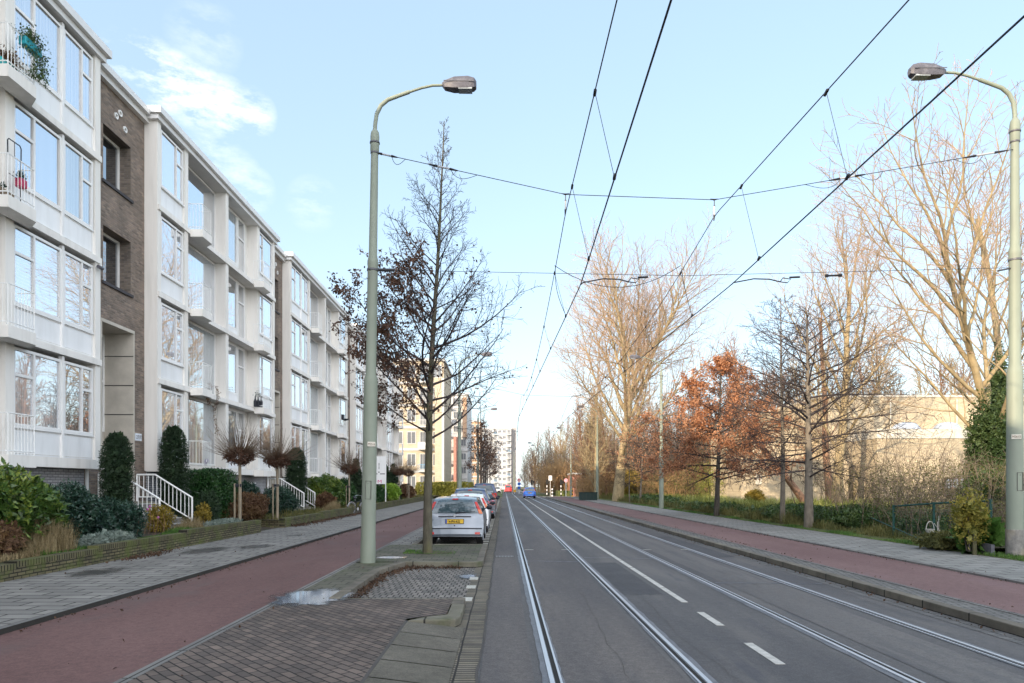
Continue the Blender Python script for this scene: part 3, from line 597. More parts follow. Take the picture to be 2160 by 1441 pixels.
def txt(s, size, m, parent, loc, facing='y', name='lettering', sx=1.0, rz=None, bold=0.0):
    cu = bpy.data.curves.new(name, 'FONT'); cu.body = s; cu.size = size; cu.extrude = .0015; cu.offset = bold; cu.materials.append(m)
    tmp = bpy.data.objects.new(name, cu); me = bpy.data.meshes.new_from_object(tmp); bpy.data.objects.remove(tmp); me.name = name
    ob = bpy.data.objects.new(name, me); C.objects.link(ob)
    o = ORI.get(parent.name, Vector((0,0,0))) if parent is not None else Vector((0,0,0))
    ob.location = Vector(loc)-o; ob.scale = (sx, 1, 1)
    ob.rotation_euler = (R(90), 0, 0) if facing == 'y' else (R(90), 0, R(90))
    if rz is not None: ob.rotation_euler = (R(90), 0, rz)
    ob.parent = parent; ORI[ob.name] = o
    return ob
block(7.2, 19.8, [('LA', 2.2), ('W33', .5+2.2), ('LB', 3.11), ('W33', 3.25)], 'nearest white apartment front, cut by the photo edge, with plants on its balconies', 1)
block(23.05, 34.85, [('Wn', 1.72), ('LA', 3.42), ('LB', 3.42), ('Wf', 1.90)], 'second white apartment front with big loggia windows behind the street stairs', 2)
block(37.4, 51.1, [('W33', 3.3), ('LA', 3.4), ('LB', 3.4), ('Wf', 2.26)], 'third white apartment front, partly behind the street tree crown', 3)
block(53.8, 65.7, [('W33', 3.2), ('LB', 3.0), ('Wf', 1.7), ('LB', 2.66)], 'fourth white apartment front with the letting board before it', 4)
block(68.0, 76.0, [('W33', 3.3), ('LB', 3.9)], 'last white apartment front at the far end of the row', 5, 5.0)
stair_tower(19.8, 23.05, 'brown brick stairwell with number plate by the nearest stairs', True)
stair_tower(34.85, 37.4, 'brown brick stairwell behind the second flight of stairs')
stair_tower(51.1, 53.8, 'brown brick stairwell between third and fourth white fronts')
stair_tower(65.7, 68.0, 'narrow brown brick stairwell before the last white front')
# the rest of the row runs on behind the camera: same storeys and window bands
t = wthing('apartment_block', 'long continuation of the white apartment row behind the viewer', 'apartment building', (XF, -20, 0), 'white fronts of the long apartment row')
b = MB(); b.box(XF-11, XF-.4, -60, 7.19, .2, 14.5); b.build('wall', M['cream'], t)
for k, z in enumerate(LV):
    b = MB(); b.box(XF-.395, XF, -60, 7.15, z, z+.9); b.build('spandrel_panel', M['panel'], t)
    b = MB(); b.quad((XF-.3,-60,z+.9),(XF-.3,7.1,z+.9),(XF-.3,7.1,z+2.9),(XF-.3,-60,z+2.9)); b.build('window', M['glass_c'], t)

# ---------------------------------------------------------------- entrance stairs with white railings
stairm = mat('stair_stone', (.20, .19, .175), .85, vs=4, var=.2, bump=.2); treadm = mat('stair_nosing', (.42, .41, .39), .8)
cheekm = mat('stair_cheek', (.25, .24, .20), .9, vs=3, var=.25, stain=(3, (.11, .12, .06), .6))
def stairs(ya, yb, label):
    t = wthing('entrance_stairs', label, 'stairs', (-10.6, (ya+yb)/2, .3), 'entrance stairs with white railings')
    s = MB(); n_ = MB(); N_ = 5; x0 = -10.3; z0 = .42; run = 1.30/N_; rise = (1.2-z0)/N_
    s.box(-12.13, -11.6, ya, yb, .2, 1.196)
    for i in range(N_):
        z = z0+rise*(i+1); s.box(-11.6, x0-run*i, ya, yb, .2 if i == 0 else z-rise+.0005, z); n_.box(x0-run*i-.10, x0-run*i+.025, ya+.01, yb-.01, z+.001, z+.03)
    s.build('step', stairm, t); n_.build('nosing', treadm, t)
    ck = MB()
    for y in (ya-.12, yb):
        n0 = len(ck.v); pr = [(-12.12,.2),(-10.22,.2),(-10.22,.45),(-11.55,1.28),(-12.12,1.28)]
        ck.v += [(p[0], y, p[1]) for p in pr]+[(p[0], y+.12, p[1]) for p in pr]; K = 5
        ck.f += [tuple(n0+i for i in range(K)), tuple(n0+K+i for i in reversed(range(K)))]+[(n0+i, n0+K+i, n0+K+(i+1)%K, n0+(i+1)%K) for i in range(K)]
    ck.build('side_wall', cheekm, t)
    for y in (ya-.06, yb+.06):
        r = MB(); top = [(-12.05, y, 2.15), (-11.45, y, 2.15), (-10.24, y, 1.40)]; low = [(-12.05, y, 1.42), (-11.45, y, 1.42), (-10.24, y, .68)]
        for a, c in zip(top, top[1:]): r.tube([a, c], .03, 4)
        for a, c in zip(low, low[1:]): r.tube([a, c], .022, 4)
        r.tube([(-10.24, y, .42), (-10.24, y, 1.42)], .032, 4); r.tube([(-12.05, y, 1.2), (-12.05, y, 2.15)], .03, 4)
        for i in range(4): x = -12.05+.6*(i+.5)/4; r.tube([(x, y, 1.42), (x, y, 2.15)], .014, 4)
        for i in range(9):
            u = (i+.4)/9.2; x = -11.45+1.21*u; r.tube([(x, y, 1.42-.74*u), (x, y, 2.15-.75*u)], .014, 4)
        r.build('railing', M['railing'], t)
stairs(20.35, 22.35, 'nearest flight of stairs with white barred railings by the clipped yew columns')
stairs(35.0, 36.9, 'farther flight of stairs with white barred railings beside the round variegated shrub')
# ---------------------------------------------------------------- beige hall on the right
sand = brick('sand_lime_brick', (.54, .45, .31), (.43, .355, .245), (.36, .30, .22), .30, .10, .014, 'xz', vs=.5, var=.22, bump=.3, stain=((.9, (.30, .25, .18), .5, .56),))
sandy = brick('sand_lime_brick_side', (.56, .47, .33), (.47, .39, .27), (.40, .34, .25), .30, .10, .012, 'yz', vs=.5, var=.14, bump=.2)
fasc = mat('fascia_white', (.56, .52, .44), .6, vs=2, var=.15)
t = wthing('brick_hall', 'low beige brick hall with dome skylights behind the bare trees', 'building', (28, 52, 0))
D = 52
def X_(px, Y): return (px-VX)*Y/F
def Z_(py, Y): return CAMZ-(py-VY)*Y/F
MB().box(X_(1735,D), X_(2120,D)+8, D, D+14, .3, Z_(838,D)).build('upper_wall', sand, t)
MB().box(X_(1735,D)-.05, X_(2120,D)+8.05, D-.06, D+14.1, Z_(838,D), Z_(838,D)+.16).build('roof_edge', fasc, t)
MB().box(X_(1600,D), X_(1735,D)-.01, D+1.2, D+12, .3, Z_(905,D)).build('wall', sand, t)
MB().box(X_(1563,49), X_(1790,49), 49, D-.02, .3, Z_(968,49)).build('wall', sand, t)
MB().box(X_(1850,47), X_(2100,47)+6, 47, D-.07, .3, Z_(925,47)).build('wall', sand, t)
fr = MB().box(X_(1850,47)-.05, X_(2100,47)+6, 46.94, D-.07, Z_(925,47)+.002, Z_(905,47)).build('fascia', fasc, t)
for x0, x1 in ((1880, 1937), (1968, 2022)):
    cx = X_((x0+x1)/2, 48.5); rr = (X_(x1, 48.5)-X_(x0, 48.5))/2
    d = MB(); z0 = Z_(905, 47); d.lathe([(rr, 0), (rr, .15), (rr*.93, .22), (rr*.75, .42), (rr*.45, .56), (rr*.15, .60), (.01, .61)], (cx, 48.4, z0), 20); d.build('skylight', mat('acrylic_dome', (.42,.46,.52), .15, spec=.8), t, smooth=40)
for px in (1877, 2017): MB().tube([(X_(px,D), D-.08, Z_(905,D)), (X_(px,D), D-.08, Z_(842,D))], .05, 8).build('downpipe', fasc, t)
f = MB().box(X_(1990,47), X_(2036,47), 46.9, 47.02, Z_(1048,47), Z_(1008,47)).build('window', mat('dark_red_frame', (.13,.05,.045), .5), t)
for i in range(3): a = X_(1992,47)+i*.52; MB().box(a, a+.44, 46.88, 46.898, Z_(1046,47), Z_(1010,47)).build('pane', M['darkglass'], f)
f = MB().box(X_(1593,49), X_(1606,49), 48.93, 49.02, Z_(1022,49), Z_(1000,49)).build('window', fasc, t)
# ---------------------------------------------------------------- far buildings at the end of the street
beige = brick('far_beige_brick', (.47, .40, .30), (.42, .35, .26), (.42, .36, .28), .4, .12, .01, 'xz', var=.1, bump=0)
farpane = mat('far_pane', (.13,.14,.155), .2, spec=.6); farwhite = mat('far_white', (.50, .50, .50), .7); orangeb = mat('far_orange_brick', (.46, .30, .20), .9, var=.15, vs=3); redb = mat('far_red_brick', (.40, .20, .16), .9); greyp = mat('far_grey_side', (.30,.28,.27), .9)
def flat(name, label, x0, x1, Y, dep, top, cols, rows, wall, z0=.2, balc=True, side=None):
    t = wthing('apartment_building', label, 'apartment building', ((x0+x1)/2, Y, 0), 'sunlit flats at the end of the street')
    MB().box(x0, x1, Y, Y+dep, z0, top).build('wall', wall, t)
    if side: MB().box(x1-.001, x1+.12, Y+.01, Y+dep, z0, top).build('side_wall', side, t)
    MB().box(x0-.2, x1+.2, Y-.2, Y+dep+.2, top, top+.35).build('roof_edge', farwhite, t)
    fh = (top-z0-.4)/rows; cw = (x1-x0)/cols
    for r_ in range(rows):
        z = z0+.4+r_*fh
        bs = MB(); bs.box(x0, x1, Y-.12, Y-.002, z-.15, z+.18); bs.build('floor_band', farwhite, t)
        for c_ in range(cols):
            xa = x0+c_*cw
            kind = (c_ % 3)
            f = MB().box(xa+cw*.15, xa+cw*.85, Y-.06, Y-.003, z+(.3 if kind == 0 else .8), z+fh*.82)
            f = f.build('window', farwhite, t)
            g_ = MB(); k = 3 if kind == 0 else 2
            for q in range(k): a = xa+cw*(.19+.64*q/k); g_.box(a, a+cw*.56/k, Y-.075, Y-.061, z+(.4 if kind == 0 else .9), z+fh*.79)
            g_.build('pane', farpane, f)
            if balc and kind == 0:
                bb = MB(); bb.box(xa+cw*.05, xa+cw*.95, Y-1.1, Y-.13, z-.05, z+.1); 
                sb = bb.build('balcony', farwhite, t)
                rb = MB(); rb.box(xa+cw*.05, xa+cw*.95, Y-1.1, Y-1.06, z+.1, z+.95) if (r_+c_) % 4 == 1 else [rb.box(xa+cw*(.05+.9*q/10), xa+cw*(.05+.9*q/10)+.03, Y-1.1, Y-1.07, z+.1, z+.98) for q in range(11)]
                rb.box(xa+cw*.05, xa+cw*.95, Y-1.12, Y-1.05, z+.98, z+1.03); rb.build('railing', farwhite if (r_+c_) % 4 else mat('blue_screen', (.10,.30,.50), .6), sb)
    return t
f1 = flat('f1', 'sunlit beige flats with white balconies nearest beyond the white row', X_(800,98), X_(936,98), 98, 14, Z_(762,98), 5, 6, beige)
MB().box(X_(918,97), X_(937,97), 96.3, 97.9, .2, Z_(800,97)).build('pillar', beige, f1); MB().box(X_(933,97), X_(937,97)+.05, 96.2, 96.29, .2, Z_(800,97)).build('pillar', farwhite, f1)
f2 = flat('f2', 'white and orange flats with a red brick stair shaft, beside the beige flats', X_(938,125), X_(986,125), 125, 16, Z_(834,125), 3, 7, farwhite)
MB().box(X_(957,124), X_(965,124), 123.6, 124.9, .2, Z_(922,124)).build('stair_shaft', redb, f2); MB().box(X_(976,124), X_(984,124), 124, 124.8, Z_(922,124), Z_(838,124)).build('shaft', orangeb, f2)
f3 = flat('f3', 'low orange brick flats partly hidden by the dark street trees', X_(980,165), X_(1013,165), 165, 16, Z_(890,165), 3, 5, orangeb)
f4 = flat('f4', 'tall white tower block closing the far end of the street', X_(1012,260), X_(1078,260), 260, 20, Z_(905,260), 7, 10, mat('tower_grey', (.42,.43,.45), .7), side=greyp)
MB().box(X_(1055,265), X_(1074,265), 262, 272, Z_(905,260)+.36, Z_(893,260)).build('lift_house', farwhite, f4); MB().box(X_(1078,260)+.125, X_(1089,260), 262, 282, .2, Z_(902,260)).build('wing', greyp, f4)
# ---------------------------------------------------------------- lamp masts
polem = mat('pole_grey_green', (.220, .250, .200), .55, var=.10, vs=2.5, bump=.05, stain=(5, (.17, .18, .15), .5), vscale=(1, 1, .5))
lampm = mat('lamp_housing', (.085, .083, .10), .5, vs=6, var=.15, stain=(8, (.2, .195, .21), .5)); lensm = mat('lamp_lens', (.30, .33, .34), .12, spec=.8)
ironm = mat('clamp_iron', (.10, .10, .11), .5, .4); wirem = mat('wire_copper_dark', (.030, .030, .035), .5, .5); insm = mat('insulator', (.35, .36, .38), .35)
labm = mat('pole_plate', (.62, .58, .50), .5, var=.04); inkm = mat('plate_ink', (.10, .04, .02), .7)
def mast(X, Y, z, flip, label, code=None, detail=True, arm=1.0, tall=1.0, lean=0):
    s = -1 if flip else 1
    t = wthing('street_lamp', label, 'street lamp', (X, Y, z), 'tall grey green lamp masts along the tram street')
    P = lambda x, y, zz: (X+s*x, Y+y, zz)
    b = MB(); b.lathe([(.165, 0), (.165, .45), (.158, .5), (.150, 3.95), (.142, 4.05), (.112, 4.14), (.112, 6.5), (.118, 6.55), (.118, 6.62), (.092, 6.74), (.080, 9.05)], (X, Y, z), 24)
    b.build('pole', polem, t, smooth=40)
    c_ = MB(); c_.lathe([(.083, 9.0), (.098, 9.05), (.098, 9.38), (.085, 9.46), (.045, 9.52)], (X, Y, z), 20)
    c_.build('collar', polem, t, smooth=40)
    a = MB(); pts = [(0, 0, 9.45), (.0, 0, 9.62), (.03, 0, 9.86), (.12, 0, 10.05), (.27, 0, 10.18), (.5, 0, 10.27)]
    a.tube([P(p[0], p[1], z+p[2]) for p in pts], [.046, .046, .046, .046, .044, .042], 12)
    a.tube([P(.5, 0, z+10.27), P(.74, 0, z+10.36)], .041, 12); a.tube([P(.73, 0, z+10.355), P(1.0, 0, z+10.45), P(1.25, 0, z+10.51), P(1.5, 0, z+10.52)], .029, 10)
    a.build('arm', polem, t, smooth=40)
    h = MB()   # cobra head: bevelled shell with a flat lens under the front
    secs = [(1.46, .045, 10.50, 10.56), (1.52, .10, 10.44, 10.60), (1.72, .14, 10.41, 10.67), (2.02, .145, 10.42, 10.69), (2.16, .12, 10.44, 10.66), (2.21, .07, 10.47, 10.60)]
    n0 = len(h.v); K = 8
    for x, wv, zl, zh in secs:
        zm = (zl+zh)/2
        for yy, zz in ((-wv*.8, zl), (wv*.8, zl), (wv, zm-.01), (wv*.95, zm+.03), (wv*.55, zh), (-wv*.55, zh), (-wv*.95, zm+.03), (-wv, zm-.01)): h.v.append(P(x, yy, z+zz))
    for i in range(len(secs)-1):
        for j in range(K): q = n0+i*K+j; r_ = n0+i*K+(j+1)%K; h.f.append((q, q+K, r_+K, r_) if not flip else (q, r_, r_+K, q+K))
    h.f.append(tuple(n0+j for j in range(K))); h.f.append(tuple(n0+(len(secs)-1)*K+j for j in reversed(range(K))))
    hd = h.build('lamp_head', lampm, t, smooth=30)
    MB().box(X+s*1.82, X+s*2.12, Y-.105, Y+.105, z+10.395, z+10.43).build('lens', lensm, hd)
    MB().box(X+s*1.50, X+s*2.17, Y-.150, Y-.140, z+10.535, z+10.55).build('seam', ironm, hd)
    cl = MB()
    for zz in (8.98, 9.2): cl.lathe([(.085+.018*(zz > 9.1), zz), (.094+.018*(zz > 9.1), zz+.01), (.094+.018*(zz > 9.1), zz+.035), (.085+.018*(zz > 9.1), zz+.045)], (X, Y, z), 16)
    cl.lathe([(.095, 6.40), (.128, 6.41), (.128, 6.45), (.095, 6.46)], (X, Y, z), 16)
    cl.build('clamp', ironm, t)
    if detail:
        hd_ = MB(); x0, x1 = X-.055, X+.075
        yv = Y-.158
        for (a0, a1, b0, b1) in ((x0, x1, 1.40, 1.408), (x0, x1, 1.79, 1.798), (x0, x0+.006, 1.40, 1.798), (x1-.006, x1, 1.40, 1.798)): hd_.box(a0, a1, yv, yv+.04, z+b0, z+b1)
        hd_.box(X+.0, X+.01, yv-.001, yv+.04, z+1.73, z+1.75); hd_.build('hatch', M['joint'], t)
    if code:
        cx = X+(.055 if not flip else -.075)
        a_ = math.atan2(-X, Y)*0; pz = z+(2.55 if not flip else 2.52)
        rzz = .42 if not flip else -.42
        # plate bent flat against the shaft
        u = Vector((cos(rzz), sin(rzz), 0)); nrm = Vector((sin(rzz), -cos(rzz), 0)); c0 = Vector((X, Y, pz))+nrm*.157
        pb = MB(); pts = [c0-u*.085, c0+u*.085]; q = MB()
        A = [c0-u*.085+nrm*.004, c0+u*.085+nrm*.004]
        q.v += [tuple(A[0]), tuple(A[1]), tuple(A[1]+Vector((0,0,.10))), tuple(A[0]+Vector((0,0,.10))), tuple(A[0]-nrm*.03), tuple(A[1]-nrm*.03), tuple(A[1]-nrm*.03+Vector((0,0,.10))), tuple(A[0]-nrm*.03+Vector((0,0,.10)))]
        q.f += [(0,1,2,3), (5,4,7,6), (4,0,3,7), (1,5,6,2), (3,2,6,7), (4,5,1,0)]
        pl = q.build('number_plate', labm, t)
        txt(code, .068, inkm, pl, tuple(c0-u*.075+nrm*.0065+Vector((0,0,.027))), 'y', 'numerals', rz=rzz, sx=.8)
    t.scale = (arm, 1, tall); t.rotation_euler.y = R(lean)
    return t
LX, RX = -2.99, 11.75
mast(LX, 15.0, .1, False, 'nearest lamp mast standing on the kerb island left of the parking bay', 'M2516', lean=.95)
mast(RX, 15.7, .2, True, 'nearest lamp mast on the grass verge, with a worn metal sleeve and plate 2615', 'M2615', arm=1.1, tall=1.055)
sv = MB().lathe([(.172, .0), (.172, .55), (.168, .56)], (RX, 15.7, .2), 24).build('sleeve', mat('worn_sleeve', (.22,.21,.20), .5, .3, .35, 9, stain=(4,(.45,.38,.25),.5)), bpy.data.objects['street_lamp.001'])
mast(-3.0, 46, .1, False, 'lamp mast behind the parked cars, second from the front on the left', detail=False)
mast(-3.0, 79, .1, False, 'third lamp mast on the left, dark against the far flats', detail=False)
mast(10.95, 47.5, .2, True, 'lamp mast partly hidden by the orange oak', detail=False)
mast(10.6, 77.5, .2, True, 'lamp mast beside the long green cabinet', detail=False)
mast(10.4, 106, .2, True, 'slim lamp mast at the side road corner', detail=False)
mast(7.2, 142, .1, True, 'sunlit lamp mast beyond the blue moving car', detail=False)
mast(8.2, 150, .1, True, 'far lamp mast just right of the sunlit one past the blue car', detail=False)
mast(2.6, 175, .1, True, 'farthest lamp mast, beside the no entry signs before the white tower', detail=False)
# ---------------------------------------------------------------- tram catenary
def cable(name, label, pts, r, group=None, cat='overhead wire', n=5):
    t = wthing(name, label, cat, pts[0], group); MB().tube(pts, r, n).build('wire', wirem, t); return t
def sag(y, sup=(15.3, 46.2, 77, 107, 138), lo=6.72, hi=7.86):
    ss = [-16]+list(sup)+[170]
    for a, b in zip(ss, ss[1:]):
        if a <= y <= b: u = (y-a)/(b-a)*2-1; return lo+(hi-lo)*u*u
    return hi
def xmes(y, base, end): return base+(end-base)*max(0, min(1, (y-15.3)/90))
ys = [-15]+[v*.5 for v in range(0, 60)]+list(range(30, 165, 3))
def lin(y, pts):
    for (a, xa), (b, xb) in zip(pts, pts[1:]):
        if y <= b: return xa+(xb-xa)*(y-a)/(b-a)
    return pts[-1][1]
C1 = [(-15, 1.15), (6.3, 1.55), (15.3, 1.72), (46, .95), (77, 1.5), (107, .95), (165, 1.3)]; C2 = [(-15, 4.85), (6.5, 4.99), (15.3, 5.10), (46, 4.2), (77, 4.8), (107, 4.2), (165, 4.4)]
S1 = [(-15, 1.15), (15.3, 1.37), (46, 1.15), (77, 1.2), (165, 1.2)]; S2 = [(-15, 4.68), (15.3, 4.73), (46, 4.5), (165, 4.45)]
def droppers(t, S, Cc):
    for y in (10.0, 13.6, 18.2, 22.5, 27, 31, 36, 40.5, 52, 57, 62, 68): 
        a = (lin(y, S), y, mz(y)); b = (lin(y, Cc), y, 6.3)
        d = MB().tube([a, b], .0045, 4); d.tube([(a[0], y-.05, a[2]), (a[0], y+.05, a[2]-.03)], .025, 5); d.tube([(b[0], y-.04, 6.34), (b[0], y+.04, 6.30)], .026, 5)
        d.build('dropper', wirem, t)
def mz(y):
    if y <= 15.3: return 7.86-(15.3-y)*.055
    return sag(y)
G = 'overhead tram wires'
cw1 = cable('contact_wire', 'lower tram wire above the left hand track', [(lin(y, C1), y, 6.3) for y in ys], .0122, G)
cw2 = cable('contact_wire', 'lower tram wire above the right hand track', [(lin(y, C2), y, 6.3) for y in ys], .0122, G)
mw1 = cable('messenger_wire', 'upper carrying wire above the left hand track', [(lin(y, S1), y, mz(y)) for y in ys], .0095, G)
mw2 = cable('messenger_wire', 'upper carrying wire above the right hand track', [(lin(y, S2), y, mz(y)) for y in ys], .0095, G)
droppers(mw1, S1, C1); droppers(mw2, S2, C2)
# connecting jumper between the carrying wires, and a drooping loop
jp = [(lin(18.2, S1)+(lin(18.2, S2)-lin(18.2, S1))*u, 18.2, 7.66-.58*(1-(2*u-1)**2)) for u in [i/14 for i in range(15)]]
cable('jumper_cable', 'drooping cable joining the two upper wires past the span', jp, .009, G)
cable('jumper_cable', 'short hanging loop from upper to lower wire over the left track', [(1.37-.05*sin(u*pi)*2+(.30*u), 18.2+.1*u, 7.66+(6.33-7.66)*u) for u in [i/8 for i in range(9)]], .008, G)
cable('jumper_cable', 'short hanging loop from upper to lower wire over the right track', [(4.72-.02*sin(u*pi)+(.32*u), 18.2+.1*u, 7.6+(6.33-7.6)*u) for u in [i/8 for i in range(9)]], .008, G)
def insul(t, a, b, u0, u1):
    a = Vector(a); b = Vector(b); p = a.lerp(b, u0); q = a.lerp(b, u1); d = (q-p)
    MB().tube([p, p+d*.28, p+d*.30], [.014, .028, .014], 6).build('fitting', wirem, t); MB().tube([p+d*.70, p+d*.72, q], [.014, .028, .012], 6).build('fitting', wirem, t)
    MB().tube([p+d*.30, p+d*.70], .022, 8).build('insulator', insm, t)
def loop(t, a, b, u0, u1, drop=.16):
    a = Vector(a); b = Vector(b); pts = []
    for i in range(9): u = i/8; p = a.lerp(b, u0+(u1-u0)*u); p.z -= drop*sin(pi*u**.7); pts.append(p)
    MB().tube(pts, .006, 4).build('loop', wirem, t)
def span(Y, zl, zr, label, xl=-2.9, xr=11.67, low=8.32, det=True):
    h1 = (1.38, Y+.3, low); h2 = (4.73, Y+.35, low-.1); a = (xl, Y, zl); b = (xr, Y+.65 if det else Y+.5, zr)
    t = wthing('span_wire', label, 'span wire', a, 'cross wires slung between the masts')
    MB().tube([a, h1], .0082, 5).tube([h1, h2], .0082, 5).tube([h2, b], .0082, 5).build('wire', wirem, t)
    if det:
        insul(t, a, h1, .02, .13); insul(t, a, h1, .29, .44); loop(t, a, h1, .10, .17); loop(t, a, h1, .17, .31, .1) if False else None; loop(t, a, h1, .40, .54)
        insul(t, b, h2, .02, .17); insul(t, b, h2, .44, .55) if False else insul(t, b, h2, .50, .62); loop(t, b, h2, .10, .2); loop(t, b, h2, .58, .70); loop(t, b, h2, .44, .52)
        for hx, S in ((h1, S1), (h2, S2)):
            c_ = MB(); hx = Vector(hx); c_.tube([hx+Vector((-.09,0,.02)), hx, hx+Vector((.09,0,.02))], [.008,.022,.008], 5); c_.tube([hx, hx-Vector((0,0,.12)), hx-Vector((0,0,.14))], [.010,.010,.026], 6); c_.tube([hx-Vector((0,0,.34)), hx-Vector((.01,0,.47))], [.026,.012], 6); c_.build('hanger', wirem, t)
            MB().tube([hx-Vector((0,0,.14)), hx-Vector((0,0,.34))], .018, 6).build('insulator', insm, t)
    return t
span(15.0, 9.13, 9.50, 'nearest cross wire with insulators between the two front masts')
span(46.2, 8.85, 8.9, 'second cross wire, at the masts behind the parked cars', xr=10.9, low=7.95, det=False)
span(78, 8.7, 8.7, 'third cross wire, far down the street', xr=10.6, low=7.95, det=False)
# low registration wire with pull-off arms
t = wthing('registration_wire', 'thin straight steadying wire below the nearest cross wire with two pull-off arms', 'steadying wire', (LX, 15, 6.5), 'cross wires slung between the masts')
MB().tube([(LX+.09, 15, 6.55), (LX+.2, 15, 6.54)], .018, 6).tube([(LX+.2, 15.02, 6.54), (4, 15.3, 6.50), (RX-.1, 15.68, 6.80)], .0055, 4).build('wire', wirem, t)
MB().tube([(LX+.20, 15.02, 6.54), (LX+.58, 15.03, 6.54)], .036, 8).build('insulator', mat('black_sleeve', (.03,.03,.035), .5), t)
MB().tube([(RX-.42, 15.66, 6.72), (RX-.1, 15.68, 6.79)], .02, 6).build('insulator', mat('grey_sleeve', (.05,.05,.055), .5), t)
for x0, x1 in ((1.72, 3.05), (5.10, 6.45)):
    a = MB(); a.tube([(x0, 15.3, 6.30), (x0+.05, 15.3, 6.345), (x0+.5, 15.3, 6.43), (x0+.85, 15.3, 6.42), (x1-.25, 15.3, 6.36)], .014, 6)
    a.tube([(x1-.25, 15.3, 6.36), (x1-.1, 15.3, 6.34), (x1-.02, 15.3, 6.42), (x1-.2, 15.3, 6.45), (x1-.25, 15.3, 6.38)], .012, 5); a.tube([(x1-.05, 15.3, 6.46), (x1+.18, 15.3, 6.47)], .022, 6); a.build('pull_off_arm', wirem, t)
MB().tube([(7.35, 15.5, 6.56), (7.62, 15.5, 6.57)], .022, 6).tube([(7.3, 15.5, 6.56), (7.36, 15.5, 6.56)], .038, 6).tube([(7.6, 15.5, 6.57), (7.67, 15.5, 6.57)], .038, 6).build('fitting', wirem, t)

# ---------------------------------------------------------------- cars
tyrem = mat('tyre_rubber', (.018,.018,.019), .85); rimm = mat('wheel_rim', (.45,.46,.48), .35, .7); blackpl = mat('black_plastic', (.018,.02,.028), .5); under = mat('underbody', (.008,.008,.009), .95)
redlens = mat('red_lens', (.45, .018, .012), .15, spec=.7, var=.1); orlens = mat('orange_lens', (.60, .14, .03), .2, spec=.7); whlens = mat('clear_lens', (.55,.55,.56), .15, spec=.7)
platem = mat('yellow_plate', (.72, .46, .04), .4, var=.03); platew = mat('plate_ink_black', (.01,.01,.01), .6); eublue = mat('plate_blue_band', (.03,.08,.4), .5)
chrome = mat('chrome', (.6,.62,.65), .15, .9)
HATCH = [(0,.30),(.015,.42),(.03,.54),(.05,.60),(.07,.74),(.095,.90),(.13,.985),(.20,1.10),(.29,1.235),(.36,1.33),(.42,1.385),(.55,1.42),(.9,1.455),(1.5,1.47),(2.0,1.45),(2.35,1.39),(2.7,1.22),(3.05,1.04),(3.2,.985),(3.6,.90),(3.9,.79),(4.05,.66),(4.12,.5),(4.15,.32)]
WAGON = [(0,.32),(.02,.45),(.04,.58),(.06,.66),(.08,.90),(.11,1.05),(.20,1.32),(.27,1.52),(.35,1.62),(.6,1.67),(1.4,1.70),(2.2,1.67),(2.5,1.58),(2.95,1.32),(3.35,1.10),(3.5,1.06),(3.9,.97),(4.15,.84),(4.28,.66),(4.33,.5),(4.36,.34)]
VAN = [(0,.34),(.02,.5),(.03,.7),(.05,1.0),(.08,1.3),(.13,1.6),(.2,1.85),(.3,1.93),(.7,1.97),(2.4,1.97),(2.9,1.92),(3.3,1.6),(3.7,1.25),(3.9,1.15),(4.4,1.02),(4.65,.85),(4.75,.6),(4.8,.36)]
SALOON = [(0,.30),(.02,.45),(.05,.60),(.07,.85),(.10,.98),(.35,1.02),(.62,1.06),(.95,1.30),(1.2,1.39),(1.6,1.43),(2.1,1.42),(2.4,1.34),(2.9,1.05),(3.1,.99),(3.6,.93),(4.1,.82),(4.3,.65),(4.4,.45),(4.42,.32)]
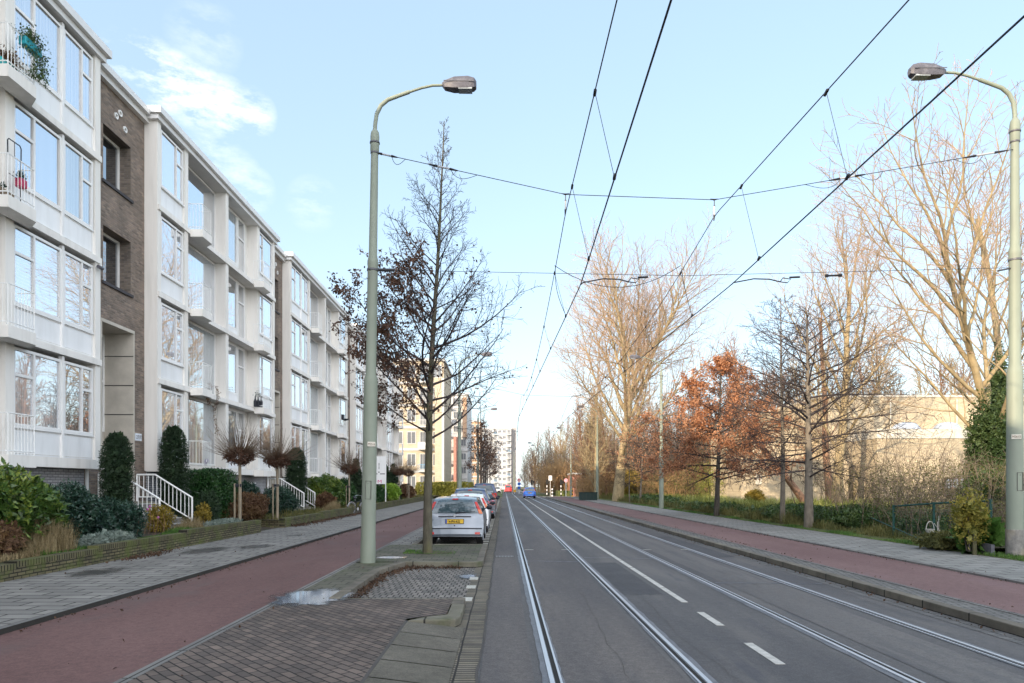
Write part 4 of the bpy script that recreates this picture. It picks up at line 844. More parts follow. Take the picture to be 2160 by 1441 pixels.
def car(name, label, loc, prof, W, paint, plate=None, tall=False, cat='car', group='cars parked in the bay along the kerb', glassz=None, lights='side', wheelbase=2.6, text=None):
    t = thing(name, label, cat, loc, group)
    H = max(p[1] for p in prof); L = prof[-1][0]; hw = W/2; belt = glassz[0]; gt = glassz[1]
    WZ = [(.2, .93), (.35, .97), (.55, 1.0), (.8, .995), (belt, .965), ((belt+gt)/2, .86), (gt, .745), (H+.1, .70)]
    def w(z): return hw*lin(z, WZ) if z > .2 else hw*.93
    pr = []
    for (a, za), (b, zb) in zip(prof, prof[1:]):
        n = max(1, int(math.hypot(b-a, zb-za)/.07))
        for i in range(n): u = i/n; pr.append((a+(b-a)*u, za+(zb-za)*u))
    pr.append(prof[-1])
    def yoff(y, s):
        s = abs(s); k = s**4
        return .10*k*max(0, 1-y/.7) - .22*k*max(0, 1-(L-y)/1.1)
    def S(y, z, s, lift=0):
        cr = .035*(s*s) if z > 1.15 else .012*s*s
        return (s*w(z), y+yoff(y, s)-lift, z-cr+lift*.35)
    N_ = 14; b = MB(); cols = [S(y, z, -1+2*j/N_) for y, z in pr for j in range(N_+1)]
    b.v += cols
    for i in range(len(pr)-1):
        for j in range(N_): q = i*(N_+1)+j; b.f.append((q, q+1, q+N_+2, q+N_+1))
    yw = (.74, .74+wheelbase); RA = .355
    def bot(y):
        z = .24
        for c_ in yw:
            if abs(y-c_) < RA: z = max(z, .31+math.sqrt(RA*RA-(y-c_)**2))
        return z
    RW = 7
    for s in (-1, 1):
        base = len(b.v)
        for y, z in pr:
            x, yy, zz = S(y, z, s); bz = min(bot(yy), zz-.001)
            for r_ in range(RW+1): q = bz+(zz-bz)*r_/RW; b.v.append((s*(w(q) if r_ < RW else w(z)), yy, q))
        for i in range(len(pr)-1):
            for r_ in range(RW):
                q = base+i*(RW+1)+r_; f = (q, q+RW+1, q+RW+2, q+1); b.f.append(f if s > 0 else f[::-1])
    b.build('body', paint, t, smooth=50)
    u_ = MB(); u_.box(-hw*.78, hw*.78, .16, L-.2, .20, .62); u_.build('underbody', under, t)
    rear = [p for p in pr if p[0] < .7]
    def yr(z):
        for (a, za), (c_, zb) in zip(rear, rear[1:]):
            if za <= z <= zb and zb > za: return a+(c_-a)*(z-za)/(zb-za)
        return rear[-1][0]
    def patch(nm, z0, z1, s0, s1, m, lift=.012, s0b=None, s1b=None, par=None, yf=yr):
        q = MB(); nz = 6; ns = 8; s0b = s0 if s0b is None else s0b; s1b = s1 if s1b is None else s1b
        for i in range(nz+1):
            u = i/nz; z = z0+(z1-z0)*u; a = s0+(s0b-s0)*u; c_ = s1+(s1b-s1)*u
            for j in range(ns+1): q.v.append(S(yf(z), z, a+(c_-a)*j/ns, lift))
        for i in range(nz):
            for j in range(ns): k = i*(ns+1)+j; q.f.append((k, k+1, k+ns+2, k+ns+1))
        return q.build(nm, m, par or t)
    rw = patch('rear_window', belt+.0, gt-.015, -.83, .83, M['carglass'], .012, -.78, .78)
    if lights == 'side':
        for s in (-1, 1):
            f = patch('tail_light', belt+.02, gt-.05, s*.86 if s > 0 else -.985, .985 if s > 0 else -.86, redlens, .016); patch('indicator', belt-.02, belt+.10, s*.87 if s > 0 else -.99, .99 if s > 0 else -.87, orlens, .021, par=f)
    else:
        for s in (-1, 1): patch('tail_light', belt-.24, belt+.02, .80 if s > 0 else -.985, .985 if s > 0 else -.80, redlens, .014)
    patch('brake_light', gt-.02, gt+.018, -.14, .14, redlens, .03)
    patch('bumper', .30, .58, -.985, .985, paint, .045); patch('bumper_strip', .505, .54, -.95, .95, blackpl, .058); patch('lower_bumper', .27, .36, -.95, .95, mat('dark_sill', (.05,.06,.075), .5), .052)
    for s in (-1, 1): patch('reflector', .355, .42, .72 if s > 0 else -.90, .90 if s > 0 else -.72, redlens, .052)
    patch('handle_strip', belt-.125, belt-.09, -.58, .58, blackpl, .018)
    # side glazing: front and back panes following the tumblehome
    ws = [p for p in prof if p[1] > belt+.05]; ya = .30 if prof is not SALOON else 1.0; yf_ = ws[-1][0]
    def topz(y): return lin(y, prof)
    for s in (-1, 1):
        for y0, y1 in ((ya+.16, ya+.62), (ya+.68, ya+1.50), (ya+1.56, yf_-.06)):
            gs = MB(); n0 = 0; n = 8
            for i in range(n+1):
                y = y0+(y1-y0)*i/n; zt = min(gt-.03, topz(y)-.085); zb_ = min(belt+.02, zt)
                for r_ in range(4): z = zb_+(zt-zb_)*r_/3; gs.v.append((s*(w(z)+.006), y, z))
            for i in range(n):
                for r_ in range(3): q = n0+i*4+r_; f = (q, q+4, q+5, q+1); gs.f.append(f if s > 0 else f[::-1])
            gs.build('side_window', M['carglass'], t)
    wy = [p[0] for p in prof if p[1] > belt+.02][-1]
    q = MB(); n0 = 0; f1_ = [p for p in pr if p[0] > L*.45 and belt-.0 <= p[1] <= gt-.02]
    if len(f1_) > 1:
        for y, z in f1_:
            for j in range(9): q.v.append((lambda a: (a[0], a[1]+.006, a[2]+.012))(S(y, z, -.86+1.72*j/8)))
        for i in range(len(f1_)-1):
            for j in range(8): k = i*9+j; q.f.append((k, k+1, k+10, k+9))
        q.build('windscreen', M['carglass'], t)
    for yy in yw:
        for s in (-1, 1):
            wm = MB(); R_ = .305; n0 = 0; K = 28; xo = s*(hw-.035); xi = s*(hw-.235)
            pf = [(xi, .20), (xi, R_-.03), (xi+s*.03, R_), (xo-s*.03, R_), (xo, R_-.03), (xo, .20)]
            for x, r_ in pf:
                for j in range(K): an = 2*pi*j/K; wm.v.append((x, yy+r_*cos(an), .305+r_*sin(an)))
            for i in range(len(pf)-1):
                for j in range(K): a = i*K+j; c_ = i*K+(j+1)%K; wm.f.append((a, c_, c_+K, a+K) if s > 0 else (a, a+K, c_+K, c_))
            wh = wm.build('wheel', tyrem, t, smooth=40)
            rm = MB(); rm.disc((xo-s*.022-(.01 if s > 0 else 0), yy, .305), .195, 'x', 24, .012)
            for a in range(5): an = a*2*pi/5+.3; rm.box(xo-s*.02, xo-s*.006, yy-.02, yy+.02, .305-.03, .305+.03) if a == 0 else None; rm.tube([(xo-s*.012, yy, .305), (xo-s*.012, yy+.185*cos(an), .305+.185*sin(an))], .026, 4)
            rm.build('rim', rimm, wh)
    for s in (-1, 1):
        mm = MB(); c_ = yf_-.02; mm.tube([(s*(hw*.93), c_, belt+.03), (s*(hw+.03), c_-.02, belt+.06)], .02, 6)
        mm.tube([(s*(hw+.02), c_-.06, belt+.07), (s*(hw+.07), c_-.04, belt+.075), (s*(hw+.16), c_-.03, belt+.08), (s*(hw+.19), c_, belt+.08)], [.045,.075,.07,.03], 8); mm.build('wing_mirror', blackpl, t, smooth=60)
    if plate:
        zp = belt-.245; yp = yr(zp)-.034
        p_ = MB().box(-.26, .26, yp, yp+.03, zp-.055, zp+.06).build('number_plate', platem, t); MB().box(-.262, -.222, yp-.001, yp+.02, zp-.053, zp+.058).build('blue_band', eublue, p_)
        MB().box(-.275, .275, yp+.004, yp+.035, zp-.07, zp+.072).build('plate_holder', blackpl, p_)
        txt(plate, .105, platew, p_, (-.205, yp-.003, zp-.035), 'y', 'characters', sx=.80, bold=.003)
    ex = MB(); ex.tube([(-hw*.55, .03, .23), (-hw*.55, .25, .23)], .028, 8); ex.build('exhaust', chrome, t)
    return t
def paint(n, c, metal=.55): return mat(n, c, .32, metal, .03, 2, coat=.6, spec=.5)
silver = paint('silver_paint', (.21,.235,.27)); 
CX = -1.45
c1 = car('parked_car', 'silver hatchback with tall red tail lights and yellow plate 64-PN-KG behind the tree trunk', (CX, 20.0, 0), HATCH, 1.70, silver, '64-PN-KG', glassz=(.985, 1.385))
zz = .985
q = MB(); q.disc((0, .075-.03, .905), .034, 'y', 16, .012); q.build('badge', chrome, c1)
MB().disc((0, .012, .62), .020, 'y', 12, .01).build('lock', blackpl, c1)
txt('focus', .085, blackpl, c1, (-.74, .105, .765), 'y', 'lettering', sx=.9)
MB().tube([(.02, .10, .99), (.32, .125, 1.01), (.60, .165, 1.03)], [.016,.011,.008], 5).build('wiper', blackpl, c1)
MB().tube([(-.1, 2.2, 1.44), (-.1, 2.0, 1.66)], .006, 4).build('aerial', blackpl, c1)
seat = mat('seat_grey', (.03,.035,.04), .9)
car('parked_car', 'white hatchback parked directly in front of the silver one', (CX+.05, 25.3, 0), [(p[0]*.92, p[1]*1.02) for p in HATCH], 1.66, paint('white_car_paint', (.72,.73,.74), .0), glassz=(1.0, 1.40), wheelbase=2.35)
car('parked_car', 'tall dark blue estate with roof rising above the silver hatchback', (CX-.08, 30.6, 0), WAGON, 1.80, paint('dark_blue_paint', (.05,.075,.14)), glassz=(1.08, 1.58), lights='low')
car('parked_car', 'dark grey saloon with black door mirror, fourth in the parked line', (CX+.1, 36.2, 0), SALOON, 1.76, paint('dark_grey_paint', (.06,.065,.08)), glassz=(1.0, 1.36), lights='low')
car('parked_car', 'brownish hatchback, fifth in the parked line', (CX+.12, 41.8, 0), HATCH, 1.74, paint('brown_paint', (.16,.09,.07)), glassz=(.985, 1.385))
car('parked_van', 'dark blue van towering over the far end of the parked line', (CX, 50.0, 0), VAN, 1.9, paint('navy_van_paint', (.04,.06,.12)), glassz=(1.25, 1.82), lights='low', wheelbase=3.0, cat='van')
car('moving_car', 'bright blue hatchback driving away in the right hand lane', (3.55, 94, 0), [(p[0]*.95, p[1]*1.03) for p in HATCH], 1.72, paint('bright_blue_paint', (.02,.16,.62), .3), 'SV-75-R', glassz=(1.0, 1.41), wheelbase=2.4, group='cars on the move')
car('moving_van', 'small red van far ahead where the street meets the tower', (1.0, 168, 0), VAN, 1.85, paint('red_van_paint', (.62,.04,.04), .1), glassz=(1.25, 1.82), lights='low', wheelbase=3.0, cat='van', group='cars on the move')
car('moving_car', 'pale car just left of the far red van', (-1.6, 160, 0), SALOON, 1.74, paint('pale_paint', (.6,.6,.6), .1), glassz=(1.0, 1.36), lights='low', group='cars on the move')
c = car('parked_car', 'blue car standing beyond the far globe trees on the left', (-12.2, 84, .2), HATCH, 1.7, paint('royal_blue_paint', (.02,.10,.5), .3), glassz=(.985, 1.385), group='cars beyond the gardens'); c.rotation_euler.z = R(35)
# ---------------------------------------------------------------- bicycle
bk = thing('bicycle', 'dark city bicycle with white mudguards leaning at the gap in the garden wall', 'bicycle', (-8.33, 38.9, .16), rz=R(62))
blk = mat('bicycle_frame', (.02,.022,.03), .35); alu = mat('bicycle_alloy', (.62,.64,.68), .3, .6)
for x in (-.53, .53):
    w_ = MB(); K = 28
    w_.tube([(x+.335*cos(2*pi*i/K), 0, .34+.335*sin(2*pi*i/K)) for i in range(K+1)], .017, 6); wh = w_.build('wheel', tyrem, bk)
    r_ = MB(); r_.tube([(x+.31*cos(2*pi*i/K), 0, .34+.31*sin(2*pi*i/K)) for i in range(K+1)], .009, 5); r_.tube([(x, -.04, .34), (x, .04, .34)], .025, 8)
    for i in range(14): a = 2*pi*i/14; r_.tube([(x, 0, .34), (x+.31*cos(a), 0, .34+.31*sin(a))], .0025, 3)
    r_.build('rim', alu, wh)
    g_ = MB(); g_.tube([(x+.365*cos(a), 0, .34+.365*sin(a)) for a in [R(20+i*14) for i in range(11)]], .02, 5); g_.build('mudguard', alu, bk)
f = MB(); hd0 = (.36, 0, .88); bb = (-.05, 0, .30); stt = (-.22, 0, .78)
f.tube([hd0, bb], .018, 6).tube([bb, stt], .018, 6).tube([(.38, 0, .80), (-.2, 0, .66)], .016, 6).tube([bb, (-.53, 0, .34)], .013, 6).tube([stt, (-.53, 0, .34)], .011, 6).tube([hd0, (.40, 0, .72), (.53, 0, .34)], .017, 6).build('frame', blk, bk)
MB().tube([hd0, (.33, 0, 1.05), (.28, -.26, 1.08), (.12, -.30, 1.04)], .012, 6).tube([(.33, 0, 1.05), (.28, .26, 1.08), (.12, .30, 1.04)], .012, 6).build('handlebar', alu, bk)
MB().tube([(-.38, 0, .93), (-.30, 0, .95), (-.22, 0, .94), (-.08, 0, .93)], [.05, .10, .07, .02], 8).build('saddle', blk, bk); MB().tube([stt, (-.26, 0, .92)], .013, 6).build('seat_post', alu, bk)
MB().disc((-.05, -.05, .30), .09, 'y', 16, .012).build('chain_wheel', alu, bk); MB().tube([(-.70, 0, .74), (-.30, 0, .74)], .012, 5).tube([(-.70, -.06, .74), (-.3, -.06, .74)], .006, 4).build('carrier', blk, bk)
MB().box(.40, .47, -.04, .04, .80, .88).build('lamp', alu, bk)
# ---------------------------------------------------------------- signs, cabinet, board
def sign(X, Y, z, h, label, parts, r=.03, m=None, name='traffic_sign', cat='traffic sign'):
    t = wthing(name, label, cat, (X, Y, z), 'small signs and signals at the far crossing'); MB().tube([(X, Y, z), (X, Y, z+h)], r, 8).build('post', m or M['railing'], t)
    for kind, zz, r_, col in parts:
        b = MB(); (b.disc((X, Y-.06, z+zz), r_, 'y', 20, .03) if kind == 'o' else b.box(X-r_, X+r_, Y-.09, Y-.06, z+zz-r_*(1.4 if kind == 'r' else 1), z+zz+r_*(1.4 if kind == 'r' else 1))); f = b.build('sign_face', col, t)
        if col is signred: MB().box(X-r_*.7, X+r_*.7, Y-.10, Y-.092, z+zz-r_*.18, z+zz+r_*.18).build('bar', M['panel'], f)
signred = mat('sign_red', (.6,.03,.03), .4); signblue = mat('sign_blue', (.03,.12,.5), .4); pinkm = mat('sign_pink', (.75,.35,.42), .5); blackm = mat('signal_black', (.012,.012,.012), .6); yelm = mat('bollard_yellow', (.75,.38,.03), .5)
sign(3.15, 142, 0, 3.1, 'post with red no entry and blue round signs before the wood', [('o', 2.9, .34, signred), ('o', 2.1, .34, signblue), ('s', 1.3, .3, signblue)])
sign(7.6, 112, 0, 3.3, 'post topped by a white plate beside black signals', [('r', 3.0, .28, M['panel'])])
sign(9.9, 109, 0, 2.9, 'post with a round pinkish sign left of the slim mast', [('o', 2.6, .30, pinkm)], .05)
sign(-.6, 150, 0, 2.2, 'low white sign post at the far kerb on the left', [('s', 2.0, .28, M['panel'])])
sign(2.3, 146, 0, 1.1, 'yellow and blue reflector bollard at the far refuge', [('s', .6, .26, yelm)], .05)
def signal(X, Y, label, n=2):
    t = wthing('traffic_light', label, 'traffic light', (X, Y, 0), 'small signs and signals at the far crossing'); MB().lathe([(.07, 0), (.07, 1.8)], (X, Y, 0), 10).build('post', blackm, t)
    for i in (1, 3, 5): MB().lathe([(.074, 0), (.074, .3)], (X, Y, i*.3), 10).build('stripe', M['panel'], t)
    h = MB(); h.box(X-.16, X+.16, Y-.16, Y+.1, 1.9, 2.75)
    h.build('lamp_case', blackm, t, bevel=.03); MB().box(X+.22, X+.46, Y-.12, Y+.1, 2.1, 2.6).build('lamp_case', blackm, t)
signal(6.9, 109.5, 'black traffic light on a striped post right of the blue car'); signal(9.2, 110, 'second black traffic light with striped post near the pink sign'); signal(4.9, 120, 'black traffic light glimpsed just above the blue car')
for i, (x, y) in enumerate(((7.9, 111.5), (10.9, 109))):
    t = wthing('bollard', ('striped black and white bollard below the white plate', 'striped yellow and black bollard beside the slim mast')[i], 'bollard', (x, y, 0)); MB().lathe([(.12, 0), (.12, 1.3)], (x, y, 0), 12).build('post', blackm, t)
    for k in (0, 2, 4): MB().lathe([(.124, 0), (.124, .26)], (x, y, k*.26+.001*k), 12).build('stripe', M['panel'] if i == 0 else yelm, t)
gx = X_(1222, 76); cab = wthing('utility_cabinet', 'long low dark green metal cabinet by the lamp mast on the right', 'cabinet', (gx+1, 76, .2)); green = mat('cabinet_green', (.012,.030,.028), .5, vs=3, var=.25)
MB().box(gx, gx+2.0, 76, 76.5, .15, 1.0).build('body', green, cab, bevel=.02); MB().box(gx-.04, gx+2.04, 75.95, 76.55, 1.0, 1.06).build('lid', green, cab)
dd = MB()
for i in range(1, 5): dd.box(gx+i*.4-.006, gx+i*.4+.006, 75.99, 75.999, .2, .98)
dd.build('door_gap', M['joint'], cab)
# letting board before the fourth block
bx, by = -9.3, 50.5; lb = wthing('letting_board', 'tall white letting board with pink and black print behind the nearest lamp mast', 'sign board', (bx, by, .4))
MB().tube([(bx-.55, by, .3), (bx-.55, by, 4.0)], .04, 6).build('post', M['white'], lb); MB().tube([(bx+.55, by, .3), (bx+.55, by, 4.0)], .04, 6).build('post', M['white'], lb)
fb = MB().box(bx-.6, bx+.6, by-.06, by-.03, 1.9, 3.95).build('panel', M['panel'], lb)
txt('M', .36, mat('board_pink', (.65,.06,.25), .5), fb, (bx-.05, by-.065, 1.96), 'y', 'logo', sx=1.2)
b = MB()
for zz_, x0, x1 in ((2.75, 0, .12), (2.62, -.4, -.05), (2.62, .15, .5), (3.0, .05, .09), (3.25, .05, .09)): b.box(bx+x0, bx+x1, by-.064, by-.061, zz_, zz_+.06+(.15 if zz_ > 2.9 else 0))
b.build('print', blackpl, fb)
# purple figure sticker on the ground floor balcony of the second block
t = wthing('balcony_sticker', 'purple and white rounded sticker on the ground floor balcony bars of the second front', 'sticker', (XF+.46, 25.9, 2.6))
b = MB(); b.disc((XF+.46, 25.72, 2.68), .12, 'x', 18, .012); b.disc((XF+.46, 25.90, 2.74), .07, 'x', 14, .012); b.box(XF+.46, XF+.472, 25.60, 25.84, 2.56, 2.68); b.build('sticker_shape', mat('sticker_purple', (.07,.03,.20), .5), t)
MB().disc((XF+.473, 25.76, 2.73), .045, 'x', 14, .008).build('sticker_white_dot', M['panel'], t)  # white dot of the sticker's own print
# security camera on the first front corner
t = wthing('security_camera', 'small grey security camera on the corner of the nearest white front', 'camera', (XF+.1, 19.7, 8.15)); MB().tube([(XF+.0, 19.65, 8.12), (XF+.14, 19.6, 8.12)], .03, 8).build('bracket', M['railing'], t); MB().tube([(XF+.10, 19.72, 8.06), (XF+.14, 19.45, 8.04)], .05, 10).build('body', lampm, t)
# ---------------------------------------------------------------- growing things
bark_dark = mat('bark_dark', (.075, .066, .056), .95, vs=14, var=.35, bump=.6, bs=30, vscale=(1,1,.3)); bark_green = mat('bark_mossy', (.088, .080, .058), .95, vs=9, var=.35, bump=.7, bs=30, vscale=(1,1,.35), stain=(3, (.13,.13,.04), .5))
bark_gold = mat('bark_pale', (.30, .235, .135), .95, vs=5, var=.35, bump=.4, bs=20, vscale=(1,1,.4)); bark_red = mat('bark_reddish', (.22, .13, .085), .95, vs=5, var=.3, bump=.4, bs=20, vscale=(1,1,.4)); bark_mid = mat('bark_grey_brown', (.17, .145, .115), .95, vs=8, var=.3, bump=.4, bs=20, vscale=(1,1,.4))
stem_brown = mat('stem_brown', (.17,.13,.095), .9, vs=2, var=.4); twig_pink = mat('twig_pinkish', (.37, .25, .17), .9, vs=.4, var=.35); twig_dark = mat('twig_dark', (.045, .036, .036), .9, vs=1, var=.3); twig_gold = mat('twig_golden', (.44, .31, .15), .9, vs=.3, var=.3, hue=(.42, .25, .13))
def tubes_np(branches, sides):
    """branches: list of (points, radii) -> vertex and quad arrays"""
    V = []; Q = []; base = 0
    for pts, rad in branches:
        P_ = np.array(pts); k = len(P_); T = np.empty_like(P_); T[1:-1] = P_[2:]-P_[:-2]; T[0] = P_[1]-P_[0]; T[-1] = P_[-1]-P_[-2]
        T /= np.maximum(np.linalg.norm(T, axis=1, keepdims=True), 1e-9)
        d = T[k//2]; a = np.array((0,0,1.)) if abs(d[2]) < .8 else np.array((1.,0,0)); U = np.cross(T, a); U /= np.maximum(np.linalg.norm(U, axis=1, keepdims=True), 1e-9); W_ = np.cross(U, T)
        an = np.arange(sides)*2*pi/sides; r_ = np.array(rad)[:, None, None]
        V.append((P_[:, None, :]+r_*(U[:, None, :]*np.cos(an)[None, :, None]+W_[:, None, :]*np.sin(an)[None, :, None])).reshape(-1, 3))
        i = np.arange(k-1)[:, None]*sides; j = np.arange(sides)[None, :]; jn = (j+1) % sides
        Q.append(np.stack([base+i+j, base+i+sides+j, base+i+sides+jn, base+i+jn], -1).reshape(-1, 4)); base += k*sides
    return (np.concatenate(V), np.concatenate(Q)) if V else (np.zeros((0,3)), np.zeros((0,4), int))
def grow(seed, sp, H, r0):
    mr = sp.get('minr', .004)
    rng = random.Random(seed); lv = [[] for _ in range(6)]; tips = []
    def go(p, d, L, r, l):
        n = sp['seg'][l]; pts = [tuple(p)]; rr = [max(r, mr)]; dirs = [d.copy()]; q = p.copy(); wg = sp['wig'][l]; up = sp['up'][l]; endr = r*sp['tap'][l]
        for i in range(n):
            d = d+Vector((rng.gauss(0, wg), rng.gauss(0, wg), rng.gauss(0, wg)*.7+up)); d.normalize(); q = q+d*(L/n); pts.append(tuple(q)); rr.append(max(mr*(1-.3*i/n), r+(endr-r)*((i+1)/n)**.8)); dirs.append(d.copy())
        lv[l].append((pts, rr))
        if l >= 1: tips.extend((pt, l) for pt in pts[1:])
        if l+1 >= len(sp['n']): return
        nc = sp['n'][l]
        if l > 0: nc = max(1, int(nc*min(1.3, .45+.55*L/sp['ref'][l])*rng.uniform(.75, 1.25)))
        az = rng.random()*6.28
        for i in range(nc):
            s0 = sp['st'][l]; u = s0+(1-s0)*((i+rng.random()*.8)/nc); u = min(u, .985); k = min(n-1, int(u*n)); f_ = u*n-k
            a = Vector(pts[k]); b = Vector(pts[k+1]); pos = a.lerp(b, f_); dd = dirs[min(k+1, n)]
            az += 2.4+rng.uniform(-.5, .5); t1 = dd.orthogonal().normalized(); t1.rotate(Matrix.Rotation(az, 3, dd))
            an = R(sp['ang'][l]*(1+rng.uniform(-.22, .22))*(1-sp.get('angup', 0)*((u-s0)/(1-s0)) if l == 0 else 1)); nd = (dd*cos(an)+t1*sin(an)).normalized()
            if l == 0: 
                v_ = (u-s0)/(1-s0); ln = H*sp['len0']*sp['shape'](v_)*rng.uniform(.8, 1.15)
            else: ln = L*sp['lr'][l]*(1-.55*u)*rng.uniform(.7, 1.3)
            cr = min(rr[k]*.8, sp['rr'][l]*ln)
            go(pos, nd, ln, cr, l+1)
    d0 = Vector(sp.get('lean', (0, 0, 1))).normalized()
    go(Vector((0,0,-.15)), d0, H, r0, 0)
    return lv, tips
def tree(name, label, loc, H, r0, sp, seed, bark, twig, group=None, leaves=None, rz=0, cat='tree'):
    t = thing(name, label, cat, loc, group, rz); lv, tips = grow(seed, sp, H, r0)
    V, Q = tubes_np(lv[0], 10); o = npmesh('trunk', V, Q, bark, t); o.data.polygons.foreach_set('use_smooth', [True]*len(Q))
    A = [tubes_np(lv[1], 6), tubes_np(lv[2], 4)]; V = np.concatenate([A[0][0], A[1][0]]); Q = np.concatenate([A[0][1], A[1][1]+len(A[0][0])]); npmesh('limb', V, Q, twig if name in ('oak_tree', 'street_tree') else bark, t)
    rest = [x for l in lv[3:] for x in l]
    if rest: V, Q = tubes_np(rest, 3); npmesh('crown', V, Q, twig, t)
    if leaves:
        n, size, lm, lo, hi, side = leaves; rng = np.random.default_rng(seed); P_ = np.array([p for p, l in tips if l >= 2])
        k = (P_[:, 2] > lo) & (P_[:, 2] < hi); P_ = P_[k]
        if side is not None: wgt = np.clip(.45+side[0]*P_[:, 0]+side[1]*P_[:, 1]-side[2]*P_[:, 2], .02, None)
        else: wgt = np.ones(len(P_))
        cn = P_[rng.integers(0, len(P_), 70)]         # clumps
        dmin = np.min(np.linalg.norm(P_[:, None]-cn[None], axis=2), axis=1); wgt = wgt*np.exp(-(dmin/(H*.05))**2)+wgt*.15
        idx = rng.choice(len(P_), n, p=wgt/wgt.sum()); c_ = P_[idx]+rng.normal(0, size*.55, (n, 3)); npleaves('foliage', c_, size, lm, t, rng, droop=.5)
    return t
def npleaves(name, c_, size, m, parent, rng, droop=0, outw=None, asp=.5, jit=.35):
    n = len(c_); d = rng.normal(0, 1, (n, 3)); 
    if outw is not None: d = d*.8+outw*1.0
    d[:, 2] -= droop; d /= np.linalg.norm(d, axis=1, keepdims=True)+1e-9
    s = np.cross(d, rng.normal(0, 1, (n, 3))); s /= np.linalg.norm(s, axis=1, keepdims=True)+1e-9
    z = size*(1+rng.uniform(-jit, jit, (n, 1))); nrm = np.cross(d, s)
    V = np.stack([c_, c_+d*z*.5+s*z*asp*.5+nrm*z*.06, c_+d*z, c_+d*z*.5-s*z*asp*.5+nrm*z*.06], 1).reshape(-1, 3)
    return npmesh(name, V, np.arange(n*4).reshape(-1, 4), m, parent)
cone = lambda v: (1-v)**.8*.92+.08
SP_STREET = dict(seg=[14,6,4,3,3], wig=[.012,.10,.16,.2,.2], up=[.0,.07,.03,.02,0], tap=[.08,.18,.25,.4,.5], n=[66,11,7,4], ref=[0,2,.8,.4], st=[.27,.2,.15,.2], ang=[66,42,45,45], angup=.45, lr=[0,.42,.5,.5], len0=.255, rr=[0,.016,.014,.012,.01], shape=lambda v: (1-v)**1.15*(.80+.42*min(1, v*6)) + .07)
SP_STREET['rr'] = [.013,.011,.010,.010,.01]; SP_STREET['minr'] = .0042
SP_PIN = dict(seg=[12,7,5,4,3], wig=[.012,.06,.12,.15,.2], up=[0,-.01,.0,-.01,0], tap=[.12,.15,.2,.35,.5], n=[52,10,7,3], minr=.0062, ref=[0,2.4,1,.5], st=[.24,.16,.12,.2], ang=[88,38,42,45], angup=.45, lr=[0,.45,.5,.5], len0=.50, rr=[.012,.010,.010,.010,.01], shape=lambda v: (.62+.5*min(1, v*3))*(1-v)**.62+.06)
SP_BIG = dict(seg=[8,9,7,5,4], wig=[.03,.09,.12,.16,.2], up=[0,.05,.035,.02,.01], tap=[.28,.10,.13,.25,.4], n=[16,19,13,9], minr=.0085, ref=[0,8,3.6,1.6], st=[.24,.22,.15,.12], ang=[46,36,40,42], angup=.6, lr=[0,.50,.50,.5], len0=.66, rr=[.0125,.010,.0085,.0075,.007], shape=lambda v: 1.0-.35*v)
SP_WOOD = dict(seg=[8,6,4,3], wig=[.03,.10,.16,.2], up=[0,.06,.03,.02], tap=[.18,.15,.25,.4], n=[27,13,10], minr=.024, ref=[0,3.5,1.4], st=[.10,.15,.12], ang=[44,38,42], angup=.5, lr=[0,.5,.5], len0=.40, rr=[.013,.012,.012,.010], shape=lambda v: 1.0-.6*v)
brownleaf = leafmat('brown_oak_leaf', [(.055,.028,.018), (.10,.048,.028), (.16,.085,.05)], 2, .7, .2)
orangeleaf = leafmat('orange_oak_leaf', [(.27,.10,.05), (.50,.23,.11), (.64,.38,.23)], 1.2, .6, .35)
GT = 'bare street trees along the right verge'
tree('street_tree', 'oak with clumps of withered brown leaves beside the silver hatchback', (-1.9, 17.0, .11), 10.9, .132, SP_STREET, 4, bark_green, twig_dark, leaves=(7400, .085, brownleaf, 2.2, 7.4, (-.50, .0, .04)))
tree('oak_tree', 'dark bare oak with level tiered branches and the thicker trunk of the two', (11.7, 26.2, .2), 8.5, .19, SP_PIN, 21, bark_mid, twig_dark, GT)
tree('oak_tree', 'slimmer dark bare oak just left of the thicker tiered one', (11.75, 28.8, .2), 9.6, .12, dict(SP_PIN, len0=.30), 22, bark_mid, twig_dark, GT)
tree('oak_tree', 'oak in full orange brown leaf on the right verge', (11.4, 36.6, .2), 8.4, .16, dict(SP_PIN, len0=.56, shape=lambda v: (.85+.15*min(1, v*4))*(1-v)**.80+.05), 23, bark_dark, twig_dark, GT, leaves=(30000, .115, orangeleaf, 2.0, 9.8, None))
tree('oak_tree', 'smaller orange leaved oak farther along the verge beside the leaning trunk', (12.0, 60, .2), 8.0, .11, dict(SP_PIN, len0=.42), 24, bark_mid, twig_dark, GT, leaves=(2600, .14, orangeleaf, 3.0, 8.0, None))
tree('oak_tree', 'thin young tree close to the smaller orange oak', (11.6, 63, .2), 7.0, .07, dict(SP_PIN, len0=.2), 25, bark_mid, twig_dark, GT)
tree('oak_tree', 'thin young tree between the leaning trunk and the green cabinet', (11.6, 71, .2), 6.5, .08, dict(SP_PIN, len0=.2), 26, bark_mid, twig_dark, GT)
GB = 'tall bare park trees'
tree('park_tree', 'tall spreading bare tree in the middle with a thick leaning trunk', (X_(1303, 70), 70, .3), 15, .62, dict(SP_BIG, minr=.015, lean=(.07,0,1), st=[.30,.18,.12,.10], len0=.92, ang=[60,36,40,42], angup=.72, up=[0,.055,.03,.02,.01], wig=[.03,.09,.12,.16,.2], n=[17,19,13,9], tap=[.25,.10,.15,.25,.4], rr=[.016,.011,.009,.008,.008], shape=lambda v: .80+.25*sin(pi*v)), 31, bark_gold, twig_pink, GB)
tree('park_tree', 'tall bare tree behind the two dark oaks', (X_(1765, 44), 44, .4), 14.5, .36, dict(SP_BIG, len0=.68), 32, bark_gold, twig_pink, GB)
